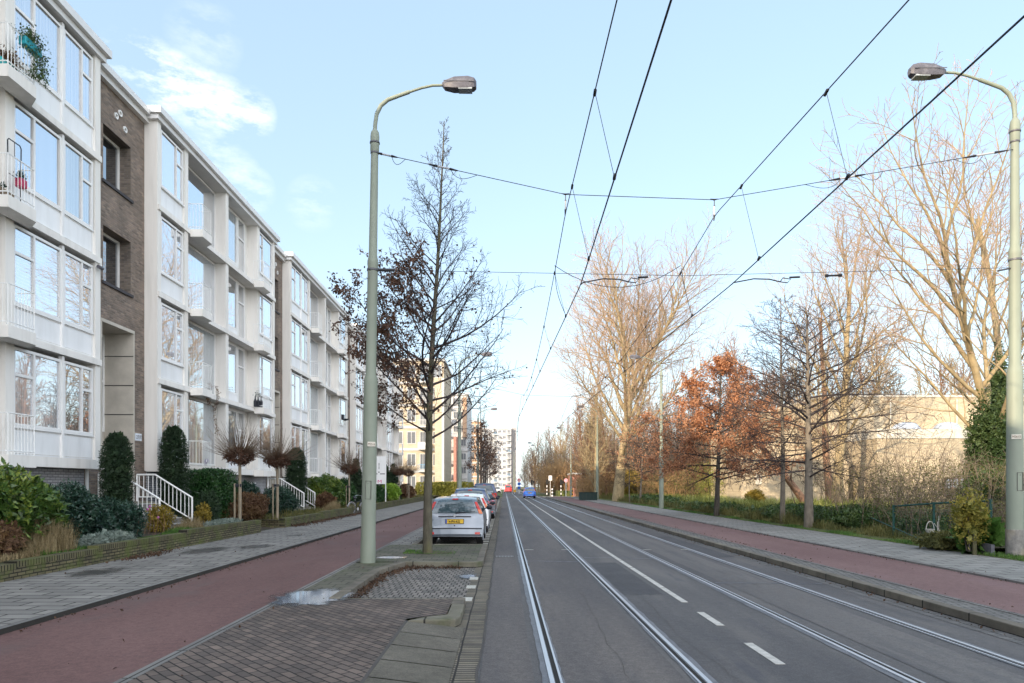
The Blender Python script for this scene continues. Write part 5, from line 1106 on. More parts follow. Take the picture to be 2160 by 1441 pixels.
tree('park_tree', 'slanting bare tree whose pale trunk leans out from behind the right lamp mast', (X_(2150, 25), 25, .4), 11.2, .22, dict(SP_BIG, n=[14,15,11,8], lean=(-.28,.0,1), len0=.72, up=[.015,.05,.035,.02,.01]), 33, bark_gold, twig_pink, GB)
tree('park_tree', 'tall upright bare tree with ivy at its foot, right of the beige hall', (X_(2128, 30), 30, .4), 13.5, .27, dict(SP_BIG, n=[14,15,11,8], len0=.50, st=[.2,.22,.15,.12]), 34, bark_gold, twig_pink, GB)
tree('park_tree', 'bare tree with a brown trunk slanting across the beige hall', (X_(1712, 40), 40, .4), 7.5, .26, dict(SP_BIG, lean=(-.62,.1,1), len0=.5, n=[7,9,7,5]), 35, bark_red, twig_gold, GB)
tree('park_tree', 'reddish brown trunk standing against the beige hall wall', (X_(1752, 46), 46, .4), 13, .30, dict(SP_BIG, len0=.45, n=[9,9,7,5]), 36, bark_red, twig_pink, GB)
# wood behind: six different trees, then many copies
wood = []
for i in range(6):
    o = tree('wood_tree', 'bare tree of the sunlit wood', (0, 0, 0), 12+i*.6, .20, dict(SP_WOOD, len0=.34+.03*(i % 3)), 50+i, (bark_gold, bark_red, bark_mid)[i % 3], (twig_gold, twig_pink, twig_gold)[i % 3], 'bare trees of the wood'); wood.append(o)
rng = random.Random(5); first = [True]*6
WL = {0: 'bare tree in the sunlit wood behind the far crossing', 1: 'bare tree in the woodland behind the park lawn', 2: 'bare tree on the far side of the beige hall'}
TN = ('pale golden ', 'reddish ', 'grey brown ')*2
def put(x, y, s, zone):
    k = rng.randrange(6); o = wood[k]; a = rng.random()*6.28; z = .25
    if first[k]: first[k] = False; o.location = (x, y, z); o.rotation_euler.z = a; o.scale = (s, s, s); o['label'] = TN[k]+WL[zone]
    else: o = dup(o, (x, y, z), a, TN[k]+WL[zone], s)
    o['group'] = ('trees of the wood behind the far crossing', 'trees of the woodland behind the park lawn', 'trees on the far side of the beige hall')[zone]
for i in range(105):     # behind the crossing
    y = rng.uniform(122, 230); x0 = X_(1098, y); x = rng.uniform(x0, x0+42*(y/150)); put(x+1, y, rng.uniform(.8, 1.15)*(1 if x > x0+6 else .7), 0)
for i in range(62):
    y = rng.uniform(84, 125); x = X_(rng.uniform(1230, 1640), y); put(x, y, rng.uniform(.65, 1.0), 1)
for i in range(44):
    y = rng.uniform(64, 95); x = X_(rng.uniform(1560, 2350), y); put(x, y, rng.uniform(.8, 1.2), 2)
# street trees on the left beyond the parked cars
SP_YOUNG = dict(SP_STREET, n=[30,7,5,2], len0=.23)
ly = tree('street_tree', 'slim dark street tree beside the dark blue van', (-1.9, 56, .1), 9.5, .11, SP_YOUNG, 41, bark_dark, twig_dark, 'dark street trees past the parked cars', leaves=(1500, .13, brownleaf, 2.5, 7, None))
for y, lb, s in ((66, 'dark street tree in front of the white and orange flats', 1.0), (76, 'dark street tree before the third left lamp mast', .95), (92, 'dark street tree just left of the white tower', 1.0), (108, 'dark street tree beneath the white tower', 1.05), (126, 'farthest dark street tree of the left row', 1.1)):
    dup(ly, (-2.0 if y < 90 else -2.6, y, .1), y*.7, lb, s)
# globe willows
potm = mat('stake_wood', (.26,.215,.155), .9, vs=10, var=.2, vscale=(1,1,.2)); shoot = mat('shoot_bark', (.15,.105,.07), .8, vs=3, var=.3)
def globe(loc, s, seed, label):
    t = wthing('globe_tree', label, 'tree', loc, 'pollarded globe trees in the front gardens'); rng = np.random.default_rng(seed); X, Y, z = loc; zc = z+2.35*s
    MB().tube([(X, Y, z-.1), (X+.01, Y, z+1.2*s), (X, Y, zc)], [.062, .055, .05], 8).build('trunk', potm, t, smooth=60)
    st_ = MB().tube([(X-.16, Y-.03, z-.1), (X-.16, Y-.03, z+1.42*s)], .032, 6).build('stake', potm, t); MB().box(X-.19, X+.06, Y-.05, Y+.05, z+1.30*s, z+1.40*s).build('tie', blackpl, st_)
    n = 1500; d = rng.normal(0, 1, (n, 3)); d /= np.linalg.norm(d, axis=1, keepdims=True); c_ = d*rng.uniform(.3, 1.05, (n, 1))**.5*np.array([.50, .50, .30])*s+np.array([X, Y, zc]); npleaves('crown', c_, .11, brownleaf, t, rng, asp=.35)
    br = []
    for i in range(230):
        az = rng.uniform(0, 6.28); el = abs(rng.normal(.58, .45)); el = min(el, 1.5); L = rng.uniform(.45, 1.35)*s*1.0; a = np.array([cos(az)*cos(el), sin(az)*cos(el), sin(el)]); p = np.array([X, Y, zc])+a*np.array([.35,.35,.2])*s; pts = [p]
        for k in range(4): a = a+np.array([0,0,.11])+rng.normal(0, .11, 3); a /= np.linalg.norm(a); p = p+a*L/4; pts.append(p)
        br.append((pts, [.008,.007,.006,.0045,.003]))
    V, Q = tubes_np(br, 3); npmesh('shoots', V, Q, shoot, t); return t
globe((-9.0, 23.25, .45), 1.0, 1, 'first globe tree with bare shoots, at the end of the nearest garden wall')
globe((-9.0, 27.1, .45), 1.0, 2, 'second globe tree, just past the corner of the second garden wall')
globe((-9.3, 41.0, .3), 1.05, 3, 'globe tree behind the bicycle')
globe((-9.3, 60.5, .5), 1.05, 4, 'globe tree beside the sunlit beige flats, left of a pair'); globe((-9.2, 66, .5), 1.05, 5, 'globe tree of the far pair, nearer to the sunlit hedge')
# shrubs
lm_aucuba = leafmat('aucuba_leaf', [(.030,.065,.016), (.06,.115,.022), (.30,.34,.06)], 1.5, .3, .15, 25); lm_dark = leafmat('dark_evergreen_leaf', [(.010,.028,.020), (.022,.055,.035), (.045,.085,.05)], 2, .35, .1)
lm_yew = leafmat('yew_needle', [(.008,.022,.010), (.020,.045,.018), (.045,.075,.028)], 3, .6, .1, 60); lm_laurel = leafmat('laurel_leaf', [(.012,.045,.012), (.028,.085,.022), (.07,.14,.035)], 2, .3, .12)
lm_lime = leafmat('lime_leaf', [(.10,.19,.02), (.22,.36,.04), (.36,.50,.08)], 2, .4, .3); lm_rust = leafmat('rust_leaf', [(.07,.035,.022), (.14,.075,.04), (.22,.14,.05)], 2, .7, .2); lm_grey = leafmat('grey_green_leaf', [(.10,.14,.12), (.20,.25,.21), (.36,.40,.36)], 3, .7, .2)
lm_yel = leafmat('yellow_leaf', [(.10,.09,.02), (.28,.20,.03), (.45,.33,.05)], 4, .6, .3); lm_gold = leafmat('golden_dead_leaf', [(.20,.11,.05), (.38,.23,.10), (.52,.36,.17)], .6, .7, .3); lm_hay = leafmat('dry_grass', [(.16,.12,.06), (.30,.23,.12), (.42,.34,.20)], 3, .8, .3); lm_green = leafmat('fresh_green', [(.035,.09,.015), (.08,.17,.03), (.16,.26,.06)], 2, .6, .3)
lm_ivy = leafmat('ivy_leaf', [(.018,.045,.012), (.05,.095,.024), (.13,.17,.05)], 1.5, .35, .12); lm_thicket = leafmat('thicket_leaf', [(.05,.06,.02), (.12,.12,.035), (.22,.18,.06)], 1.2, .7, .25); lm_conif = leafmat('conifer_sunlit', [(.015,.035,.012), (.04,.075,.02), (.10,.13,.04)], 1, .6, .15)
def bush(name, label, c, r, n, size, m, seed, cat='shrub', shape='e', asp=.45, group=None, inner=.55, stems=True, lump=.22):
    t = wthing(name, label, cat, (c[0], c[1], c[2]-r[2]), group); rng = np.random.default_rng(seed); r = np.array(r); c = np.array(c, float)
    d = rng.normal(0, 1, (n, 3)); d /= np.linalg.norm(d, axis=1, keepdims=True)
    ph = rng.uniform(0, 6.28, 6); fr = rng.uniform(2, 4.5, (6, 3)); lum = sum(np.sin(d@fr[i]*1.6+ph[i]) for i in range(6))/6
    rad = (1+lump*lum)*rng.uniform(inner, 1.0, n)**.5
    if shape == 'e': p = d*rad[:, None]*r; out = d
    elif shape == 'c':      # column with a rounded top
        u = rng.uniform(0, 1, n); az = rng.uniform(0, 6.28, n); k = np.where(u > .72, np.sqrt(np.clip(1-((u-.72)/.29)**2, 0, 1)), .86+.14*np.minimum(1, u/.4)); k = k*(1+lump*.75*lum)*rng.uniform(.8, 1.04, n)
        p = np.stack([np.cos(az)*k*r[0], np.sin(az)*k*r[1], (u*2-1)*r[2]], 1); out = np.stack([np.cos(az), np.sin(az), .5+0*az], 1)
    elif shape == 'k':      # cone
        u = rng.uniform(0, 1, n)**1.2; az = rng.uniform(0, 6.28, n); k = (1-u**1.8)**.8*rng.uniform(.8, 1, n); p = np.stack([np.cos(az)*k*r[0], np.sin(az)*k*r[1], (u*2-1)*r[2]], 1); out = np.stack([np.cos(az), np.sin(az), .6+0*az], 1)
    else:                   # clipped block with soft corners
        q = d/np.max(np.abs(d), axis=1, keepdims=True); q = np.sign(q)*np.abs(q)**1.0*.86+d*.14; p = q*r*((1+lump*.3*lum)*rng.uniform(.88, 1.0, n))[:, None]; out = d
    p = p+c; p = p[p[:, 2] > c[2]-r[2]-.05]; out = out[:len(p)]
    npleaves('foliage', p, size, m, t, rng, outw=out*.6+np.array([0,0,.25]), asp=asp)
    # dense heart of the plant: shaded twigs and leaves
    k = max(200, n//4); a0 = p[rng.integers(0, len(p), k)]; ax = c.copy()[None].repeat(k, 0)
    if shape in 'ck': ax[:, 2] = a0[:, 2]-.05
    pc = ax+(a0-ax)*rng.uniform(.35, .86, (k, 1)); npleaves('inner_foliage', pc, size*2.2, m, t, rng, asp=.7)
    if stems:
        b = MB()
        for i in range(5): a = i*1.3; b.tube([(c[0]+.05*cos(a), c[1]+.05*sin(a), c[2]-r[2]-.1), (c[0]+r[0]*.4*cos(a), c[1]+r[1]*.4*sin(a), c[2])], [.025, .012], 5)
        b.build('stem', bark_dark, t)
    return t
bush('aucuba_shrub', 'large shrub with broad yellow spotted leaves at the left edge', (-10.15, 13.4, 1.22), (1.15, 1.5, .95), 5200, .155, lm_aucuba, 1, asp=.42)
bush('evergreen_shrub', 'dark blue green shrub between the spotted shrub and the first clipped column', (-10.1, 15.7, 1.0), (.95, 1.25, .85), 7500, .085, lm_dark, 2)
bush('evergreen_shrub', 'low dark evergreen shrub at the foot of the first clipped column', (-10.0, 17.3, .85), (.8, 1.0, .62), 5500, .075, lm_dark, 3)
bush('yew_column', 'first clipped dark yew column, in front of the brick entrance', (-10.75, 18.95, 1.80), (.40, .40, 1.42), 13000, .06, lm_yew, 4, 'clipped yew', 'c', .25, 'clipped yew columns')
bush('yew_column', 'second clipped yew column, behind the stair railing', (-11.1, 22.95, 2.15), (.44, .40, 1.60), 13000, .06, lm_yew, 5, 'clipped yew', 'c', .25, 'clipped yew columns')
bush('yew_column', 'broad clipped yew column above the farther stairs', (-10.9, 35.9-.1, 2.1), (.52, .50, 1.62), 13000, .07, lm_yew, 6, 'clipped yew', 'c', .25, 'clipped yew columns')
bush('yew_column', 'dark clipped yew hidden partly by the nearest lamp mast', (-10.2, 47.0, 1.9), (.75, .7, 1.7), 9000, .09, lm_yew, 7, 'clipped yew', 'k', .3, 'clipped yew columns')
bush('yew_cone', 'left of the two small clipped yew cones before the last white front', (-10.3, 59.5, 1.9), (.75, .75, 1.55), 6000, .10, lm_yew, 8, 'clipped yew', 'k', .3, 'clipped yew cones')
bush('yew_cone', 'right of the two small clipped yew cones before the last white front', (-10.2, 62.8, 2.0), (.8, .8, 1.7), 6000, .10, lm_yew, 9, 'clipped yew', 'k', .3, 'clipped yew cones')
bush('laurel_block', 'square clipped glossy laurel left of the first globe tree', (-10.6, 24.75, 1.42), (.62, .95, .95), 11000, .085, lm_laurel, 10, 'clipped shrub', 'b')
bush('conifer_shrub', 'small bushy conifer between the stair railing and the clipped laurel', (-10.1, 23.3, 1.0), (.40, .45, .62), 5000, .05, lm_yew, 11, 'shrub', asp=.3)
bush('hydrangea', 'rust brown dried hydrangea between the two globe trees', (-9.9, 26.3, .98), (.75, 1.15, .55), 4200, .09, lm_rust, 12); bush('hydrangea', 'dark reddish dried shrub behind the first globe tree', (-10.3, 25.0, .85), (.5, .6, .45), 2000, .08, lm_rust, 13)
bush('rhododendron', 'grey green leafy shrub under the basement window of the second front', (-11.0, 28.6, 1.35), (.6, 1.1, .6), 3600, .11, lm_grey if False else lm_dark, 14)
bush('evergreen_shrub', 'dark shrub between the second globe tree and the farther stairs', (-10.4, 31.5, 1.0), (.8, 1.5, .75), 5200, .09, lm_dark, 15)
bush('variegated_shrub', 'round yellow green variegated shrub right of the farther stairs', (-10.2, 38.9, 1.35), (1.15, 1.3, 1.0), 7500, .12, lm_aucuba, 16); bush('hydrangea', 'brown dried shrub at the foot of the farther railing', (-9.7, 37.2, .9), (.5, .6, .5), 2200, .10, lm_rust, 17)
bush('laurel_shrub', 'dark green laurel between the variegated shrub and the bicycle', (-10.0, 42.2, 1.3), (.8, 1.2, .9), 5200, .12, lm_laurel, 18)
bush('lime_shrub', 'bright lime green shrub below the two yew cones', (-9.6, 57.2, 1.15), (.85, 1.2, .75), 3800, .15, lm_lime, 19); bush('evergreen_shrub', 'dark green shrub under the letting board', (-9.7, 51.5, 1.1), (.8, 1.3, .65), 3600, .13, lm_laurel, 20)
bush('evergreen_shrub', 'dark shrub at the far end of the front gardens', (-9.8, 68, 1.1), (.9, 2.4, .8), 4000, .16, lm_rust, 21)
bush('spirea_bush', 'small yellowing bush before the nearest stair railing', (-9.85, 19.55, .85), (.38, .42, .42), 1500, .055, lm_yel, 22); bush('spirea_bush', 'small yellow leaved bush at the right foot of the nearest railing', (-10.0, 22.9-.2, .82), (.25, .28, .38), 700, .06, lm_yel, 23)
bush('lavender_mound', 'low silvery grey mound on top of the nearest garden wall', (-8.95, 15.4, .58), (.26, 1.15, .17), 5000, .05, lm_grey, 24, asp=.15, stems=False); bush('lavender_mound', 'silvery grey tuft at the left edge on the garden wall', (-8.95, 11.5, .5), (.24, .45, .17), 1800, .05, lm_grey, 25, asp=.15, stems=False)
bush('lavender_mound', 'pale grey green strip of low plants by the first globe tree', (-8.95, 21.8, .62), (.2, 1.5, .10), 2600, .045, lm_grey, 26, asp=.2, stems=False)
bush('fern_plant', 'reddish brown dried fern at the left edge above the wall', (-9.35, 12.4, .78), (.42, .7, .36), 2200, .09, lm_rust, 27, asp=.2)
def blades(name, label, cat, x0, x1, y0, y1, z, n, h, m, seed, lean=.35, wd=.012, kind='stuff', heads=None):
    rng = np.random.default_rng(seed); b = np.stack([rng.uniform(x0, x1, n), rng.uniform(y0, y1, n), np.full(n, z)], 1)
    k = np.clip(np.sin(b[:, 0]*2.3+seed)*np.sin(b[:, 1]*1.7)+.6, .25, 1.4); hh = (h*rng.uniform(.45, 1.1, n)*k)[:, None]; a = rng.uniform(0, 6.28, n); l = np.stack([np.cos(a), np.sin(a), 0*a], 1)*hh*rng.uniform(.1, 1, (n, 1))*lean
    s = np.stack([-np.sin(a), np.cos(a), 0*a], 1)*wd; up = np.array([0,0,1.])*hh
    V = np.stack([b-s, b+s, b+l*.4+up*.6+s*.7, b+l+up, b+l*.4+up*.6-s*.7], 1).reshape(-1, 3)
    i = np.arange(n)*5; Q = np.concatenate([np.stack([i, i+1, i+2, i+4], 1), np.stack([i+4, i+2, i+3, i+3], 1)[:0]]); T = np.stack([i+4, i+2, i+3], 1)
    me = bpy.data.meshes.new(name); me.from_pydata(V.tolist(), [], Q.tolist()+T.tolist()); me.materials.append(m); o = bpy.data.objects.new(name, me); C.objects.link(o)
    if kind == 'stuff': stuff(o, label, cat)
    else: tag(o, label, cat)
    return o
blades('ornamental_grass', 'tall dry feathery grass at the left end of the garden wall', 'ornamental grass', -9.6, -8.8, 11.0, 14.1, .45, 5200, .52, lm_hay, 1, .6, .006, 'thing')
blades('garden_grass', 'green grass tuft mixed into the dry grass on the wall', 'grass tuft', -9.2, -8.75, 13.0, 14.5, .45, 1400, .30, lm_green, 2, .6, .006, 'thing')
blades('ornamental_grass', 'dry wispy grass at the foot of the nearest stairs', 'ornamental grass', -9.9, -8.9, 19.6, 21.9, .45, 1600, .38, lm_hay, 3, .6, .006, 'thing')
blades('garden_grass', 'bright green grass patch on the wall before the nearest stairs', 'grass tuft', -9.3, -8.75, 16.8, 19.6, .45, 4200, .14, lm_green, 4, .5, .006, 'thing')
blades('garden_ground_cover', 'low mixed plants covering the farther front gardens', 'ground cover', -11.0, -8.75, 26.8, 82, .45, 15000, .26, lm_thicket, 5, .7, .012)
blades('ornamental_grass', 'dry pale grass clump left of the bicycle', 'ornamental grass', -9.4, -8.8, 34.0, 38.3, .45, 2600, .42, lm_hay, 6, .6, .008, 'thing')
blades('verge_grass', 'short green grass edging the right hand pavement', 'grass', 11.25, 11.75, 8, 60, .16, 24000, .085, lm_green, 7, .6, .006)
blades('lawn_grass', 'rough sunlit grass of the park behind the right verge', 'grass', 13.5, 32, 36, 98, .52, 62000, .32, leafmat('sunny_grass', [(.09,.12,.02), (.22,.25,.05), (.42,.40,.16)], .5, .7, .3), 8, .7, .03)
blades('verge_weeds', 'rough grass and weeds between verge and wood on the right', 'grass', 11.5, 13.8, 26, 95, .25, 22000, .40, lm_thicket, 9, .7, .012)
# flower bed details
t = wthing('rose_bush', 'thin rose stems with a few pink blooms and red leaves by the nearest railing', 'flowering plant', (-9.6, 17.9, .45)); b = MB(); rr = random.Random(3); hd = MB()
for i in range(9):
    x, y = -9.6+rr.uniform(-.25, .25), 18.2+rr.uniform(-.7, .9); q = (x+rr.uniform(-.15, .15), y+rr.uniform(-.2, .2), .45+rr.uniform(.35, .8)); b.tube([(x, y, .42), ((x+q[0])/2+.05, (y+q[1])/2, (q[2]+.45)/2), q], .006, 4)
    if i % 2: hd.lathe([(.005, -.02), (.03, 0), (.035, .03), (.02, .05)], q, 7)
b.build('stem', bark_red, t); hd.build('bloom', mat('pink_bloom', (.45,.14,.35), .6), t)
# hedge beyond the gardens, lit by the sun
bush('hedge', 'long clipped hedge in low sun before the beige flats', (-8.0, 92, 1.2), (3.9, .6, 1.0), 14000, .16, leafmat('sunny_hedge', [(.06,.08,.015), (.16,.17,.03), (.32,.28,.06)], .6, .6, .2), 30, 'hedge', 'b', stems=False)
# right side thicket, ivy, conifers
bush('ivy_mound', 'low ivy covered bank between the bare oaks, left part', (13.2, 30.5, .5), (1.2, 3.4, .45), 12000, .085, lm_ivy, 31, 'ground cover', lump=.35); bush('ivy_mound', 'ivy covered bank behind the thicker tiered oak', (13.4, 25.6, .55), (1.3, 2.6, .5), 12000, .085, lm_ivy, 32, 'ground cover', lump=.35)
bush('ivy_mound', 'dark bramble bank beside the green fence', (13.9, 21.0, .5), (1.3, 2.4, .42), 9000, .075, lm_ivy, 33, 'ground cover', lump=.4); bush('bramble_bank', 'low green bramble bank near the orange oak lamp mast', (13.0, 42.5, .35), (1.2, 8, .30), 9000, .13, lm_ivy, 34, 'ground cover', lump=.4)
bush('bramble_bank', 'low green bramble bank under the smaller orange oak', (13.2, 60, .45), (1.3, 9.5, .42), 8000, .16, lm_ivy, 35, 'ground cover', lump=.4)
def thicket(label, x0, x1, y0, y1, z, n, h, seed, m=twig_dark, leaf=None, rs=1.0):
    rg = np.random.default_rng(seed); br = []
    for i in range(n):
        p = np.array([rg.uniform(x0, x1), rg.uniform(y0, y1), z-.1]); a = np.array([rg.normal(0, .22), rg.normal(0, .22), 1.]); L = h*rg.uniform(.45, 1.1); pts = [p]; r0 = rg.uniform(.006, .02)*rs
        for k in range(6): a = a+rg.normal(0, .14, 3); a[2] = abs(a[2]); a /= np.linalg.norm(a); p = p+a*L/6; pts.append(p)
        br.append((pts, [r0*(1-.14*k) for k in range(7)]))
        for k in range(2, 6):
            for _ in range(2):
                q = pts[k]; b_ = a*.6+rg.normal(0, .6, 3); b_[2] = abs(b_[2])*.6; b_ /= np.linalg.norm(b_)+1e-6; l2 = L*rg.uniform(.12, .3); br.append(([q, q+b_*l2*.5, q+b_*l2+np.array([0,0,.05])], [r0*.4, r0*.3, r0*.15]))
    t = wthing('thicket', label, 'thicket', ((x0+x1)/2, (y0+y1)/2, z)); V, Q = tubes_np(br, 3); npmesh('stems', V, Q, m, t)
    if leaf:
        P_ = np.concatenate([np.array(b[0][1:]) for b in br]); P_ = P_[P_[:, 2] < z+h*.75]; idx = rg.integers(0, len(P_), leaf[0]); npleaves('foliage', P_[idx]+rg.normal(0, .06, (leaf[0], 3)), leaf[1], leaf[2], t, rg)
thicket('tall bare thicket stems in front of the beige hall, right of the thick tiered oak', 12.4, 17.5, 19.5, 26.0, .35, 260, 2.8, 1, stem_brown, (9000, .06, lm_thicket))
thicket('brown twiggy undergrowth behind the green fence', 12.6, 18, 16.8, 19.8, .35, 260, 1.6, 2, stem_brown, (6000, .06, lm_thicket)); thicket('very tall slender bare saplings before the beige hall', 15, 20, 27, 36, .4, 60, 7.5, 3, stem_brown); thicket('loose sunlit brown saplings close against the beige hall front', 19, 30, 38, 45, .5, 130, 4.2, 23, stem_brown, (3500, .10, lm_thicket), 1.8)
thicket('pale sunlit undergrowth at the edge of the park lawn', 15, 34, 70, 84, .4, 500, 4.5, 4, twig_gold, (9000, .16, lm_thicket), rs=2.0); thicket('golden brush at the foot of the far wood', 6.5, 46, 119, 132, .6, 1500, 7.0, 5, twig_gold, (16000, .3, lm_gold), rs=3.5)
thicket('sunlit willow scrub with green stems behind the orange oak', X_(1480,62), X_(1650,62), 60, 66, .4, 160, 4.6, 6, leafmat('green_stem', [(.10,.12,.03),(.2,.2,.06)], 1, .8, 0), (7000, .14, leafmat('willow_yellow_green', [(.12,.15,.03),(.25,.27,.06),(.35,.33,.10)], .6, .6, .3)))
bush('ivy_tree', 'ivy clad evergreen mass beside the right lamp mast', (X_(2112, 24), 24.5, 2.7), (.80, .9, 2.4), 11000, .10, lm_conif, 40, 'ivy clad tree', lump=.4); bush('ivy_tree', 'upper ivy clad trunk behind the right lamp mast', (X_(2125, 27.5), 28.0, 5.2), (.40, .45, 2.2), 3600, .10, lm_conif, 41, 'ivy clad tree', lump=.45)
bush('holly_bush', 'dark rounded evergreen beside the ivy clad tree', (X_(2085, 22), 22, 1.3), (.75, .9, 1.0), 6500, .09, lm_conif, 42, lump=.35)
bush('young_pear_tree', 'small staked tree with yellow leaves by the raised bed', (X_(2052, 16.2), 16.3, 1.05), (.42, .42, .72), 1500, .075, leafmat('pear_leaf', [(.06,.09,.02), (.24,.22,.04), (.45,.33,.06)], 3, .6, .3), 43, 'tree', inner=.1)
MB().tube([(X_(2056, 16.2), 16.2, .1), (X_(2056, 16.2), 16.25, 1.3)], .05, 6).build('trunk', bark_green, bpy.data.objects['young_pear_tree'])
bush('reed_clump', 'bright green upright plant clump left of the right lamp mast', (11.55, 16.6, .55), (.35, .3, .38), 1600, .2, lm_green, 44, 'garden plant', asp=.08, stems=False); bush('garden_plants', 'mixed low plants in the raised bed', (11.4, 17.6, .38), (.8, .6, .2), 2200, .07, lm_thicket, 45, 'garden plant', stems=False, lump=.5)
bush('holly_bush', 'dark green yellow berried shrub behind the smaller orange oak', (X_(1338, 80), 82, 2.0), (1.3, 1.3, 1.6), 2600, .2, lm_yel, 46); bush('evergreen_shrub', 'dark evergreen shrub on the park lawn left of the beige hall', (X_(1588, 66), 66, 1.8), (1.4, 1.4, 1.6), 3500, .2, lm_conif, 47)
bush('broom_shrub', 'yellow green sunlit shrub by the left corner of the beige hall', (X_(1586, 47), 46.5, .9), (.65, .6, .6), 1800, .12, lm_yel, 48)
# tree pit weeds, fallen leaves
def litter(label, n, fx, seed, size=.05, m=None):
    rg = np.random.default_rng(seed); c_ = np.array([fx(rg) for _ in range(n)]); d = rg.normal(0, 1, (n, 3)); d[:, 2] *= .25; t_ = npleaves('fallen_leaves', c_, size, m or leafmat('litter_leaf'+str(seed), [(.035,.022,.015), (.075,.042,.025), (.13,.075,.045)], 5, .8, .1), None, rg, asp=.6); stuff(t_, label, 'leaf litter'); return t_
def alongkerb(rg):
    u = rg.uniform(0, 1)
    if u < .55: y = rg.uniform(10.4, 13.6); x = -2.44+abs(rg.normal(0, .10))
    elif u < .8: v_ = rg.uniform(0, 1); y = 13.6+1.35*v_; x = -2.42+.28*v_+abs(rg.normal(0, .16))
    else: x = rg.uniform(-2.2, -.9); y = 14.92-abs(rg.normal(0, .16))
    return (x, y, rg.uniform(.0, .045))
litter('brown leaves drifted against the bay kerb', 1500, alongkerb, 1, .045)
litter('brown leaves heaped at the foot of the nearest garden wall', 420, lambda g: (-8.35+abs(g.normal(0, .14)), g.normal(15.9, .55), .168+g.uniform(0, .03)), 2, .06)
litter('leaves gathered along the wall by the bicycle', 1500, lambda g: (-8.45+abs(g.normal(0, .22)), g.uniform(27, 40), .168+g.uniform(0, .04)), 3, .07)
litter('scattered leaves and twigs over paths and paving', 420, lambda g: (lambda x, y: (x, y, .168 if x < -5.8 else .108 if x < -.6 else .012 if x < 6.1 else .13 if x < 8.8 else .158))(g.choice([g.uniform(-8.4, -5.9), g.uniform(-5.6, -3.4), g.uniform(-3.2, -2.7), g.uniform(-5.7, -5.3), g.uniform(6.8, 11.1)]), g.uniform(6, 40)), 4, .04)
blades('tree_pit_weeds', 'short weeds and moss around the foot of the street tree', 'weeds', -2.5, -1.2, 16.7, 17.6, .117, 900, .05, lm_green, 11, .8, .008)
st(MB().poly([(-1.9+.62*cos(t_)*(1+.1*sin(3*t_)), 17.05+.42*sin(t_), .1195) for t_ in [2*pi*i/24 for i in range(24)]]).build('tree_pit', soil))
# raised bed edging, white basket, fence on the right
t = wthing('raised_bed', 'long low grey edged raised garden bed left of the right lamp mast', 'raised bed', (11.6, 17, .15)); slate = mat('grey_bed_edging', (.10,.10,.115), .8, vs=5, var=.3)
a0 = PX(1952, 1130, 19.2); MB().prism([(11.35, 15.9), (11.43, 15.9), (11.82, 19.3), (11.74, 19.3)], .12, .42).prism([(11.74, 19.3), (13.2, 19.3), (13.2, 19.38), (11.74, 19.38)], .12, .42).build('edging', slate, t); MB().poly([(11.43,15.9,.34),(13.2,15.9,.34),(13.2,19.3,.34),(11.82,19.3,.34)]).build('bed_soil', soil, t)
t = wthing('flower_basket', 'white basket with a tall hooped handle beside the green fence', 'basket', PX(1962, 1127, 18.6)); p = PX(1962, 1127, 18.6); wb_ = mat('white_wicker', (.42,.41,.37), .7)
MB().lathe([(.07, 0), (.085, .02), (.12, .14), (.115, .14), (.08, .03)], tuple(p), 14).build('bowl', wb_, t); MB().tube([(p.x+.12*cos(a)*.9, p.y, p.z+.13+.22*sin(a)) for a in [pi*i/12 for i in range(13)]], .011, 5).build('handle', wb_, t)
t = wthing('plant_support', 'white slatted plant support leaning beside the basket', 'plant support', (p.x+.2, p.y, p.z)); MB().tube([(p.x+.20, p.y, p.z), (p.x+.20, p.y, p.z+.34)], .012, 4).tube([(p.x+.12, p.y+.02, p.z+.30), (p.x+.30, p.y, p.z+.03)], .010, 4).tube([(p.x+.30, p.y+.1, p.z), (p.x+.30, p.y+.1, p.z+.5)], .008, 4).build('slat', wb_, t)
fg = mat('fence_green', (.012,.06,.05), .5); t = wthing('garden_fence', 'dark green pipe and mesh fence in front of the undergrowth', 'fence', PX(1887, 1100, 21)); P0, P1, P2 = PX(1885, 1068, 21.0), PX(1970, 1062, 19.5), PX(2090, 1056, 17.8)
MB().tube([P0, P1, P2], .028, 6).build('top_rail', fg, t)
for p_ in (P0, P1, P2): MB().tube([(p_.x, p_.y, .25), (p_.x, p_.y, p_.z+.04)], .035, 6).build('post', fg, t)
ms = MB()
for a, c_ in ((P0, P1), (P1, P2)):
    for i in range(22): q = a.lerp(c_, i/22); ms.tube([(q.x, q.y, .3), (q.x, q.y, q.z)], .002, 3)
    for i in range(9): zq = .3+i*.1; ms.tube([(a.x, a.y, zq), (c_.x, c_.y, zq)], .002, 3)
ms.build('mesh', fg, t)
t = wthing('prop_cable', 'slanting dark stay wire running down to the verge', 'stay wire', PX(1958, 1140, 17.4)); MB().tube([PX(1838, 1092, 20.5), PX(1942, 1138, 17.6)], .012, 5).build('wire', fg, t)
